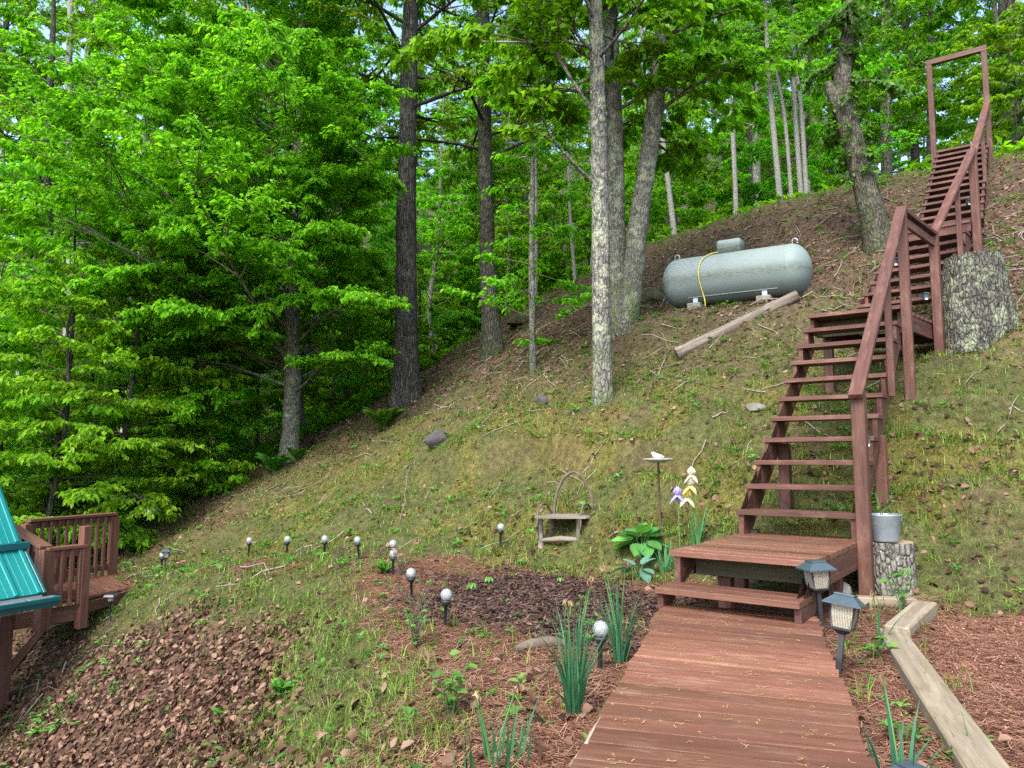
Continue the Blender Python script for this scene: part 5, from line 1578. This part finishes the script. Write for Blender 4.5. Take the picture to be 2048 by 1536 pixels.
iris('slim iris clump with one lavender flower next to the cream irises', g2, 11, .30, ((1355, 990, PV, 1.0),))
iris('flowerless iris fan between the hosta and the cream irises', G(1332, 1146), 13, .30)

def hosta(name, label, loc, n, L, W, mat, hgt, droop):
    t = thing(name, label, 'plant', loc, 'hostas'); Mx = Matrix.Translation(Vector(loc))
    a = np.arange(n) * GOLD + rng.uniform(-.2, .2, n); e = np.where(rng.uniform(0, 1, n) < .55, rng.uniform(-.5, .2, n), rng.uniform(.5, 1.2, n))
    base = np.stack([np.cos(a) * (.05 + .05 * (1 - e)), np.sin(a) * (.05 + .05 * (1 - e)), hgt * (.75 + .35 * e)], 1)
    Dd = np.stack([np.cos(a) * np.cos(e * .7), np.sin(a) * np.cos(e * .7), np.sin(e * .7)], 1)
    N = np.array([0, 0, 1.0]) + .15 * rng.normal(size=(n, 3)) + np.stack([np.cos(a), np.sin(a), a * 0], 1) * np.where(e < .3, .9, -.5)[:, None]
    for k in range(n):
        st_ = MB().tube(np.array([[0, 0, -.01], base[k] * [.5, .5, .6], base[k] + Dd[k] * .01]), np.array([.005, .004, .0035]), 6).obj('petiole', M['stem'], t, Mx)
        sc = rng.uniform(.75, 1.1)
        V_, F_, m_ = broad_geo(base[k:k + 1], Dd[k:k + 1], N[k:k + 1], [L * sc], [W * sc], .16, droop, 9, 7)
        me = np_mesh('leaf', V_, F_, mat, True, None, {'lv': np.full(len(V_), rng.uniform(.2, .95))})
        put(bpy.data.objects.new('leaf', me), t, Mx)
    return t
hosta('hosta', 'large green hosta with rounded leaves below the bird bath', G(1282, 1118), 18, .19, .16, M['leaf_hosta'], .19, .3)
hosta('hosta', 'small blue green hosta with pointed leaves in front of the large one', G(1278, 1160), 12, .145, .095, M['leaf_hostab'], .11, .3)

def fern(name, label, loc, n, L, group='ferns', lean=.75):
    t = thing(name, label, 'fern', loc, group); Mx = Matrix.Translation(Vector(loc))
    P_ = []; Dd = []; N = []; LL = []; Wd = Wood()
    for k in range(n):
        a = k * GOLD + rng.uniform(-.3, .3); l = L * rng.uniform(.7, 1.1); ln = lean * rng.uniform(.5, 1.2)
        us = np.linspace(0, 1, 9)
        q = np.stack([math.cos(a) * l * ln * us ** 1.3, math.sin(a) * l * ln * us ** 1.3, l * (us - .45 * us ** 2.4)], 1)
        Wd.tube(q, np.linspace(.004, .0012, 9), 3)
        m = 20; u = np.linspace(.15, .99, m) * 8; i = np.clip(u.astype(int), 0, 7); f = (u - i)[:, None]
        c = q[i] * (1 - f) + q[i + 1] * f; T_ = norm(q[i + 1] - q[i]); sd = norm(np.cross(T_, np.array([0, 0, 1.])))
        for s_ in (-1, 1):
            P_.append(c); Dd.append(sd * s_ + T_ * .35 + [0, 0, -.12]); N.append(np.tile([0, 0, 1.], (m, 1)) - T_ * .4); LL.append(l * .24 * np.sin(np.pi * (u / 8 * .8 + .18)) ** .8)
    P_ = np.concatenate(P_); Dd = np.concatenate(Dd); N = np.concatenate(N); LL = np.concatenate(LL)
    put(bpy.data.objects.new('stalks', Wd.mesh('stalks', M['stem'])), t, Mx)
    leafset('fronds', leaf_geo(P_, Dd, N, LL, LL * .30 + .004, .1, .15), M['leaf_fern'], np.clip(.55 + .2 * rng.normal(size=len(P_)), 0, 1), t, Mx)
fern('fern', 'fern arching at the foot of the oak', G(768, 862), 15, .72)
fern('fern', 'fern clump beside the broken trunk under the beech', G(548, 946), 13, .62)
fern('fern', 'fern at the base of the beech trunk', G(596, 925), 9, .45)
fern('fern', 'dense fern growing between the flag and the deck rail', G(272, 1112), 16, .36)
fern('fern', 'small fern above the near leaf litter slope', G(560, 1395), 6, .17)
fern('fern', 'small fern low on the slope near the bottom edge', G(445, 1440), 5, .16)
fern('fern', 'pale fern fronds beside the pink flowers', G(770, 1150), 8, .22)

def shrub(name, label, loc, n, hgt, mat, leaves, L, W, flowers=0, bare=6, spread=.16):
    t = thing(name, label, 'shrub', loc); Mx = Matrix.Translation(Vector(loc)); Wd = Wood(); P_ = []; Dd = []; tips = []
    for k in range(n):
        a = rng.uniform(0, 6.28); tip = np.array([math.cos(a) * spread * rng.uniform(.2, 1), math.sin(a) * spread * rng.uniform(.2, 1), hgt * rng.uniform(.55, 1)])
        q = np.array([tip * [u, u, u ** .9] for u in np.linspace(0, 1, 6)]) + rng.normal(size=(6, 3)) * .008
        Wd.tube(q, np.linspace(.004, .0016, 6), 4); tips.append(q[-1])
        if k >= bare:
            for j in range(leaves):
                u = rng.uniform(.25, 1) * 5; i = min(int(u), 4); a2 = rng.uniform(0, 6.28)
                P_.append(q[i] + (q[i + 1] - q[i]) * (u - i)); Dd.append((math.cos(a2), math.sin(a2), rng.uniform(-.1, .8)))
    put(bpy.data.objects.new('stems', Wd.mesh('stems', M['twig'])), t, Mx)
    P_ = np.array(P_); m = len(P_); sc = rng.uniform(.6, 1.2, m)
    leafset('leaves', leaf_geo(P_, np.array(Dd), np.array([0, 0, 1.]) + .3 * rng.normal(size=(m, 3)), L * sc, W * sc, .15, .2, 'hex'), mat, np.clip(.6 + .2 * rng.normal(size=m), 0, 1), t, Mx)
    for k in range(flowers):
        p = tips[-1 - k] + np.array([0, 0, .01]); a = np.arange(6) * 1.047
        d = np.stack([np.cos(a), np.sin(a), np.full(6, .5)], 1)
        V_, F_, m_ = broad_geo(np.tile(p, (6, 1)), d, np.stack([-np.cos(a) * .4, -np.sin(a) * .4, np.ones(6)], 1), [.032] * 6, [.026] * 6, .1, .15, 4, 3)
        leafset('flower', (V_, [F_], m_), M['petal_p'], rng.uniform(0, 1, 6), t, Mx)
    return t
shrub('azalea', 'small azalea with two bright pink flowers in front of the overlapping lamps', G(797, 1148) + [.03, -.1, 0], 12, .27, M['leaf_weed'], 5, .035, .016, 3, 5)
shrub('azalea', 'tiny azalea with pink flowers near the deck lanterns', G(366, 1140), 8, .12, M['leaf_weed'], 5, .035, .016, 3, 3, .08)
shrub('rose_bush', 'leafy green sprig with thin dark stems on the near pine straw', G(905, 1440), 8, .24, M['leaf_weed'], 9, .05, .032, 0, 1)
shrub('rose_bush', 'upright bushy green sprig left of the second nearest globe lamp', G(828, 1300), 12, .32, M['leaf_weed'], 10, .04, .022, 0, 4, .12)
shrub('bare_shrub', 'bare twiggy shrub with few leaves beside the half hidden globe lamp', G(838, 1225), 14, .30, M['leaf_weed'], 4, .03, .014, 0, 9, .2)
for k, (px, py, lab) in enumerate(((604, 1116, 'small bare shrub between the second and third lamps of the row'), (683, 1116, 'small bare shrub right of the second lamp of the row'), (760, 1122, 'small bare shrub just left of the overlapping lamps'))):
    shrub('bare_shrub', lab, G(px, py), 12, .2, M['leaf_weed'], 2, .03, .014, 0, 9, .1)
leafy_plant('young_weed', 'leafy seedling growing against the long edging timber', G(1752, 1318), 16, .12, .06, .036, M['leaf_weed'], spread=.10, group='seedlings')
leafy_plant('young_weed', 'two leaved seedling at the bottom beside the long timber', G(1908, 1530), 6, .05, .06, .036, M['leaf_weed'], spread=.04, group='seedlings', stems=2)
leafy_plant('young_weed', 'single green seedling in the straw below the tilted lantern', G(1742, 1385), 5, .09, .05, .03, M['leaf_weed'], spread=.03, group='seedlings', stems=2)
leafy_plant('young_weed', 'leafy weed between the platform and the cut stump', np.array([2.62, 5.18, hz(2.62, 5.18)]), 16, .28, .085, .045, M['leaf_weed'], spread=.10, group='seedlings')
leafy_plant('young_weed', 'young weeds in shade beneath the lower flight of stairs', G(1660, 1050), 24, .2, .07, .04, M['leaf_weed'], spread=.22, group='seedlings')

def umbrella_leaf(px, py, lab, r=.055, h=.07):
    g = G(px, py); t = thing('umbrella_seedling', lab, 'plant', g, 'umbrella leaved seedlings'); Mx = Matrix.Translation(Vector(g))
    MB().tube([(0, 0, -.01), (0, 0, h)], .003, 6).obj('stem', M['stem'], t, Mx)
    a = np.arange(8) * .785; P_ = np.tile([0, 0, h], (8, 1)); d = np.stack([np.cos(a), np.sin(a), np.full(8, -.25)], 1)
    leafset('leaf', leaf_geo(P_, d, np.tile([0, 0, 1.], (8, 1)), r, r * .55, .12, .5, 'hex'), M['leaf_weed'], rng.uniform(.3, 1, 8), t, Mx)
umbrella_leaf(1041, 1134, 'pale umbrella leaved seedling at the back of the mulch bed')
umbrella_leaf(978, 1172, 'pale umbrella leaved seedling in the middle of the mulch bed')
umbrella_leaf(1120, 1168, 'small pale umbrella leaved seedling right of the bed centre', .045, .05)
umbrella_leaf(943, 1190, 'bright umbrella leaved seedling at the left of the mulch bed', .06, .09)

# root or rope along the walkway edge
pts = [(1316, 1268), (1305, 1300), (1280, 1345), (1245, 1395), (1215, 1430), (1190, 1468), (1172, 1500)]
q = np.array([atz(px - 4, py, WZ - .02) for px, py in pts])
MB().tube(np.concatenate([q[:1] + [0, 0, -.04], q, q[-1:] + [-.05, -.05, -.03]]), np.array([.008, .012, .013, .012, .014, .013, .012, .010, .007]), 8, True, True, 0, .05).obj('dry_root', M['root'])
tag(bpy.data.objects['dry_root'], 'pale crooked root lying along the left edge of the walkway', 'root')
def stick(px0, py0, px1, py1, lab, r=.008, lift=0.0, y1=None):
    a = G(px0, py0); b_ = aty(px1, py1, y1) if y1 else G(px1, py1)
    q = np.array([a + (b_ - a) * u + rng.normal(size=3) * .012 for u in np.linspace(0, 1, 7)]) + [0, 0, lift + r]
    o = MB().tube(q, np.linspace(r, r * .5, 7), 6).obj('stick', M['drytwig'])
    tag(o, lab, 'stick')
stick(1168, 952, 1212, 884, 'thin pale stick poking up the bank behind the twig chair', .008, .02)
stick(800, 1050, 818, 940, 'long thin dead stalk standing on the mossy bank', .005, .03)
stick(1700, 1325, 1760, 1312, 'crooked twig lying between the tilted lantern and the seedling', .006)
stick(640, 1300, 690, 1215, 'bare pale stick on the grassy edge of the near slope', .007)

# ------------------------------------------------------------------ brush piles of dead branches
def brush(label, loc, n, R_, hgt, mat):
    Wd = Wood()
    for k in range(n):
        c = np.array([rng.normal() * R_ * .5, rng.normal() * R_ * .3, 0]); d = rand_dir(1, .5)[0]; l = R_ * rng.uniform(.5, 1.5)
        z = rng.uniform(.02, hgt)
        q = np.array([c + d * l * (u - .5) + rng.normal(size=3) * .05 + [0, 0, z] for u in np.linspace(0, 1, 6)])
        q[:, 2] = np.maximum(q[:, 2], .0); w = loc + q; w[:, 2] = q[:, 2] + H(w[:, 0], w[:, 1])
        Wd.tube(w - loc, np.linspace(1, .4, 6) * rng.uniform(.004, .012), 4)
    o = put(bpy.data.objects.new('brush_pile', Wd.mesh('brush_pile', mat)), None, Matrix.Translation(Vector(loc)))
    tag(o, label, None, None, 'stuff')
gg = G(760, 770); brush('tangled pile of dead brown twigs behind the oak', gg + [-.3, 1.0, 0], 170, 1.0, .7, M['twig'])
gg = G(535, 905); brush('grey tangle of dead branches between the broken trunk and the beech', gg + [0, .9, 0], 150, .9, .7, M['drytwig'])
gg = G(440, 945); brush('grey pile of cut brush at the edge of the left woods', gg + [-.2, .8, 0], 120, 1.0, .4, M['drytwig'])

# ------------------------------------------------------------------ deck on the left
DZ = -.62
K = M['decko']
deck = thing('wooden_deck', 'brown wooden deck with railings and a braced post at the left edge', 'deck', (-5.3, 9.4, DZ))
dA, dB, dC, dD, dE = np.array([-5.55, 10.62]), np.array([-6.02, 9.45]), np.array([-4.88, 8.72]), np.array([-5.10, 8.36]), np.array([-4.72, 10.25])
def v3(p, z): return (p[0], p[1], z)
for i in range(15):
    u = (i + .5) / 15
    a = dD + (dE - dD) * u + np.array([.06 * (u > .2), 0]); b_ = np.array([-6.25, 9.0]) + (dA + np.array([.35, .6]) - np.array([-6.25, 9.0])) * u
    board('deck_board', v3(a, DZ), v3(b_, DZ), .132, .035, K, deck)
def rail_span(p, q, z0, z1, h0, h1, nb, cap=True, low=.08):
    """cap, top rail, bottom rail and balusters between two posts; base heights z0, z1, rail heights h0, h1"""
    p = np.array(p); q = np.array(q)
    if cap: board('rail_cap', v3(p, z0 + h0), v3(q, z1 + h1), .13, .034, K, deck)
    board('top_rail', v3(p, z0 + h0 - .065), v3(q, z1 + h1 - .065), .036, .085, K, deck)
    board('bottom_rail', v3(p, z0 + low + .04), v3(q, z1 + low + .04), .036, .085, K, deck)
    for i in range(nb):
        u = (i + .6) / (nb + .2); c = p + (q - p) * u; n_ = np.array([-(q - p)[1], (q - p)[0]]); n_ = n_ / np.linalg.norm(n_) * .034
        zb = z0 + (z1 - z0) * u; zt_ = zb + h0 + (h1 - h0) * u
        c = c - n_ if n_[1] > 0 else c + n_
        board('baluster', v3(c, zb + .0), v3(c, zt_ - .03), .036, .036, K, deck, up=(.4, .9, 0))
def dpost(p, z0, z1, w=.10): board('deck_post', v3(p, z0), v3(p, z1), w, w, K, deck, up=(.42, .9, 0), b=.005)
dpost(dA, hz(*dA) - .2, DZ + .80); dpost(dB, DZ - .2, DZ + .80); dpost(dC, DZ - .30, DZ + .84); dpost(dD, DZ - .25, DZ + .62, .12)
rail_span(dB, dA, DZ, DZ, .84, .84, 11)
rail_span(dD, dC, DZ - .02, DZ - .02, .64, .64, 4)
dF = np.array([-6.05, 8.98])
rail_span(dF, dD, DZ + .30, DZ, .60, .64, 6)
for i in range(3):
    c = dD + (dF - dD) * (i + .6) / 3; w_ = np.array([-.5, .9]) * .9
    board('deck_step', v3(c, DZ + .10 * (i + .6)), v3(c + w_, DZ + .10 * (i + .6)), .26, .035, K, deck)
dP = np.array([-5.56, 8.45])
board('deck_beam', v3(dP + np.array([-.1, -.02]), DZ - .20), v3(dC + np.array([.02, .12]), DZ - .13), .045, .17, K, deck)
board('deck_beam', v3(dP + np.array([-.05, -.0]), DZ - .19), v3(dP + np.array([-.5, .9]), DZ - .19), .045, .17, K, deck)
board('support_post', v3(dP, hz(*dP) - .4), v3(dP, DZ - .10), .135, .135, K, deck, up=(.6, .8, 0), b=.006)
board('brace', v3(dP + np.array([.05, .02]), DZ - .72), v3(dP + np.array([.36, .16]), DZ - .24), .085, .045, K, deck, up=(0, -1, .1))
board('brace', v3(dP + np.array([-.05, 0]), DZ - .66), v3(dP + np.array([-.38, .1]), DZ - .24), .085, .045, K, deck, up=(0, -1, .1))
board('deck_fascia', v3(dC + np.array([.03, .05]), DZ - .08), v3(dE + np.array([.03, 0]), DZ - .08), .04, .12, K, deck)
o = thing('path_light', 'low flat topped black solar light at the edge of the deck', 'garden lamp', (0, 0, 0))
pl_ = np.array([-4.62, 8.85, hz(-4.62, 8.85)]); pl_[2] = max(pl_[2], DZ - .12)
o.matrix_basis = Matrix.Translation(Vector(pl_)); WM[o] = o.matrix_basis.copy()
Lm = Matrix.Translation(Vector(pl_))
part('cap', MB().hexa([(-.06, -.06, .15), (.06, -.06, .15), (.06, .06, .15), (-.06, .06, .15)], [(-.05, -.05, .17), (.05, -.05, .17), (.05, .05, .17), (-.05, .05, .17)]), M['slate'], o, Lm)
part('lens', MB().lathe([(.03, .10), (.036, .149)], 12), M['pane'], o, Lm)
part('stake', MB().tube([(0, 0, -.2), (0, 0, .1)], .012, 8), M['black'], o, Lm)

# garden flag
gf_ = G(293, 1092)
fl_ = thing('garden_flag', 'small multicoloured flag on a thin black pole above the deck fern', 'flag', gf_)
pt = aty(289, 1016, gf_[1])
part('pole', MB().tube([gf_ - [0, 0, .1], pt + [0, 0, .02]], .006, 6).tube([pt + [0, 0, .01], pt + [.24, 0, .05]], .004, 6), M['black'], fl_)
def flag_mat():
    t = NT('multicoloured_cloth'); ob = t.obj()
    v = t.n('TexVoronoi', {'Vector': t.map(ob, (18, 18, 26)), 'Scale': 1.0, 'Randomness': 1.0}).outputs['Color']
    f = t.n('SeparateColor', {0: v}).outputs[0]
    c = t.ramp(f, [(0.0, (.05, .22, .55)), (.28, (.65, .68, .70)), (.45, (.60, .06, .05)), (.62, (.70, .70, .72)), (.74, (.70, .42, .06)), (.86, (.08, .36, .52))], 'CONSTANT')
    return t.done(t.bsdf(c, .8, .1))
n = 9; V_ = []
for i in range(n):
    for j in range(6):
        u = i / (n - 1); v = j / 5
        V_.append(pt + np.array([.005 + .225 * u, .03 * math.sin(u * 6 + v), .012 + .035 * u - .15 * v * (1 - .25 * u) - .02 * math.sin(u * 3)]) - gf_)
i = np.arange(n - 1)[:, None] * 6; j = np.arange(5)[None, :]
put(bpy.data.objects.new('cloth', np_mesh('cloth', np.array(V_), np.stack([i + j, i + j + 1, i + 7 + j, i + 6 + j], -1).reshape(-1, 4), flag_mat(), True)), fl_, Matrix.Translation(Vector(gf_)))
part('base_lamp', MB().lathe([(1e-4, .04), (.03, .05), (.034, .08), (.02, .11), (1e-4, .115)], 12, gf_ + [.02, 0, 0]), M['globe'], fl_)

# ------------------------------------------------------------------ corner of the house with teal metal roof
def house():
    e = np.array([-.47, -.883, 0]); q = np.array([-.883, .47, 0])           # along the eave towards the viewer, and into the house
    Pe = np.array([-4.84, 7.93, -.40])
    t = thing('house_corner', 'house corner with teal ribbed metal roof, gutter and downspout at left edge', 'house', (-5.2, 7.7, -3))
    LEN = 3.6
    def plane(P_, rise, run, lo, name):
        up_ = q * run + np.array([0, 0, rise]); L = np.linalg.norm(up_); un = up_ / L; nn = np.cross(un, e); nn = nn if nn[2] > 0 else -nn
        o = board(name, P_ + e * LEN / 2, P_ + e * LEN / 2 + up_, LEN, .03, M['teal'], t, up=tuple(nn), b=.003)
        k = 0; x = .045
        while x < LEN:
            w = .045 if k % 3 == 0 else .014; hgt = .024 if k % 3 == 0 else .004
            a = P_ + e * x + nn * .016
            board('roof_rib', a, a + up_, w, hgt * 1.6, M['teal'], t, up=tuple(nn), b=.007 if k % 3 == 0 else .004)
            k += 1; x += .075
        return P_ + up_, nn
    Pq, n1_ = plane(Pe, .42, .41, 0, 'roof_panel')
    Pq2 = Pq + np.array([0, 0, .05])
    board('flashing', Pq2 - e * .05 - n1_ * .0, Pq2 + e * LEN, .09, .07, M['tealdk'], t)
    plane(Pq2 + q * .05 + np.array([0, 0, .02]), 1.35, 1.05, 0, 'roof_panel')
    board('verge_trim', Pe - e * .012, Pq - e * .012, .03, .05, M['tealdk'], t)
    fz = Pe + np.array([0, 0, -.065]) + q * .03
    board('fascia', fz - e * .0, fz + e * LEN, .03, .12, M['cream'], t)
    # K-style gutter: open trough
    g0 = Pe - q * .075 + np.array([0, 0, -.075]) - e * .10
    prof = [(.062, .05), (.062, -.05), (-.035, -.05), (-.045, -.02), (-.065, .01), (-.065, .045), (-.055, .05)]
    inner = [(-.050, .042), (-.045, .0), (-.03, -.035), (.055, -.042), (.055, .05)]
    def sweep(pr, L, mat, name, close=False):
        V = []
        for k in (0, L):
            for a, z in pr: V.append(g0 + e * k + q * a + np.array([0, 0, z]))
        n = len(pr); F = [[i, i + 1, n + i + 1, n + i] for i in range(n - 1)]
        MB().add(V, F).obj(name, mat, t)
    sweep(prof, LEN, M['tealdk'], 'gutter'); sweep(inner, LEN, M['gutter_in'], 'gutter_lining')
    V = [g0 + q * a + np.array([0, 0, z]) for a, z in prof]
    me = bpy.data.meshes.new('gutter_end'); me.from_pydata([tuple(v) for v in V], [], [list(range(len(V)))]); me.materials.append(M['tealdk'])
    put(bpy.data.objects.new('gutter_end', me), t)
    board('gutter_strap', g0 + e * .28 - q * .05 + [0, 0, .046], g0 + e * .28 + q * .06 + [0, 0, .046], .03, .004, M['galv'], t)
    dq = g0 + e * .80 + [0, 0, -.05]
    MB().tube([dq, dq + [0, 0, -.10], dq + q * .15 + [0, 0, -.24], dq + q * .42 + [0, 0, -.36], dq + q * .45 + [0, 0, -2.2]], .045, 10).obj('downspout', M['tealdk'], t)
    wc = Pe + q * 2.3 + e * 2.1 + np.array([0, 0, -1.75])
    board('wall', wc - e * 1.5, wc + e * 3.5, 3.8, 3.1, M['cream'], t)
house()

# ------------------------------------------------------------------ small fittings
def step_light(p, lab):
    t = thing('step_light', lab, 'light', p, 'solar lights on the stairs'); Mx = Matrix.Translation(Vector(p))
    part('housing', MB().box((0, 0, 0), (.045, .05, .07)).box((0, -.01, .038), (.055, .06, .012)), M['slate'], t, Mx)
    part('lens', MB().box((0, -.022, -.03), (.03, .02, .02)), M['white'], t, Mx)
step_light(F1.p(2.1, F1.W - .02, .13), 'small solar light behind the bottom rail post of the stairs')
v = F1.p(10.2, F1.W - .04, .42); step_light(v, 'small solar light on the left side of the landing post')
v = F2.q(-.25, F2.W - .06, zl + .28); step_light(v, 'small solar light low on the second landing post')
v = F2.p(7.5, F2.W - .03, .18); step_light(v, 'small solar light on the post of the upper landing')

def spot(px, py, lab):
    g = G(px, py); t = thing('spotlight', lab, 'light', g, 'black spotlights on the crest'); Mx = Matrix.Translation(Vector(g))
    part('head', MB().tube([(0, .10, .24), (0, -.02, .22), (0, -.10, .20)], np.array([.06, .09, .11]), 12), M['black'], t, Mx)
    part('stake', MB().tube([(0, .02, -.1), (0, .02, .2)], .015, 6), M['black'], t, Mx)
    part('lens', MB().tube([(0, -.095, .203), (0, -.104, .199)], .07, 12), M['white'], t, Mx)
spot(1850, 326, 'black spotlight on the crest left of the stairs top'); spot(2000, 292, 'black spotlight on the crest right of the stairs top')
g = G(1440, 420)
dt = thing('satellite_dish', 'dark green dish seen edge on atop a thin post on the crest', 'dish', g)
part('post', MB().tube([g - [0, 0, .3], g + [0, 0, .55]], .035, 8), M['dkgreen'], dt)
mb = MB().lathe([(1e-4, .0), (.16, .02), (.30, .07), (.36, .11), (.355, .12), (.30, .085), (1e-4, .02)], 24)
mb.obj('reflector', M['dkgreen'], dt, Matrix.Translation(Vector(g + [-.03, 0, .82])) @ Matrix.Rotation(R(-14), 4, 'Y') @ Matrix.Rotation(R(-80), 4, 'Y'))
part('bracket', MB().box(g + [.05, 0, .52], (.16, .12, .2)), M['black'], dt)

def span(a, b_, sag, r, label):
    q = np.array([a + (b_ - a) * u - np.array([0, 0, sag * 4 * u * (1 - u)]) for u in np.linspace(0, 1, 24)])
    o = MB().tube(q, r, 5).obj('utility_cable', M['wire']); tag(o, label, 'cable')
span(aty(1560, 185, 24.0), aty(2120, 75, 18.5), .25, .012, 'thin black utility cable crossing the woods behind the arch')
ya = G(884, 652); yb = aty(905, 560, ya[1] + .2)
o = MB().tube([ya - [0, 0, .2], yb], .028, 8).obj('guy_guard', M['yellow']); tag(o, 'leaning yellow plastic guy wire guard between the two dark trunks', 'pole')
def cone(px, py, lab):
    g = G(px, py); me_ = MB()
    for k in range(9):
        u = k / 8; r_ = .020 * math.sin(math.pi * (.2 + .75 * u)); me_.lathe([(r_ * .5, -.03 + .06 * u), (r_, -.028 + .06 * u), (r_ * .6, -.022 + .06 * u)], 9)
    o = me_.obj('pine_cone', M['rust'], None, Matrix.Translation(Vector(g + [0, 0, .016])) @ Matrix.Rotation(1.5, 4, 'Y') @ Matrix.Rotation(px, 4, 'X')); tag(o, lab, 'pine cone', 'pine cones')
cone(1848, 1288, 'pine cone on the red dirt right of the timber corner'); cone(1800, 1478, 'pine cone in the straw near the bottom daffodil leaves')
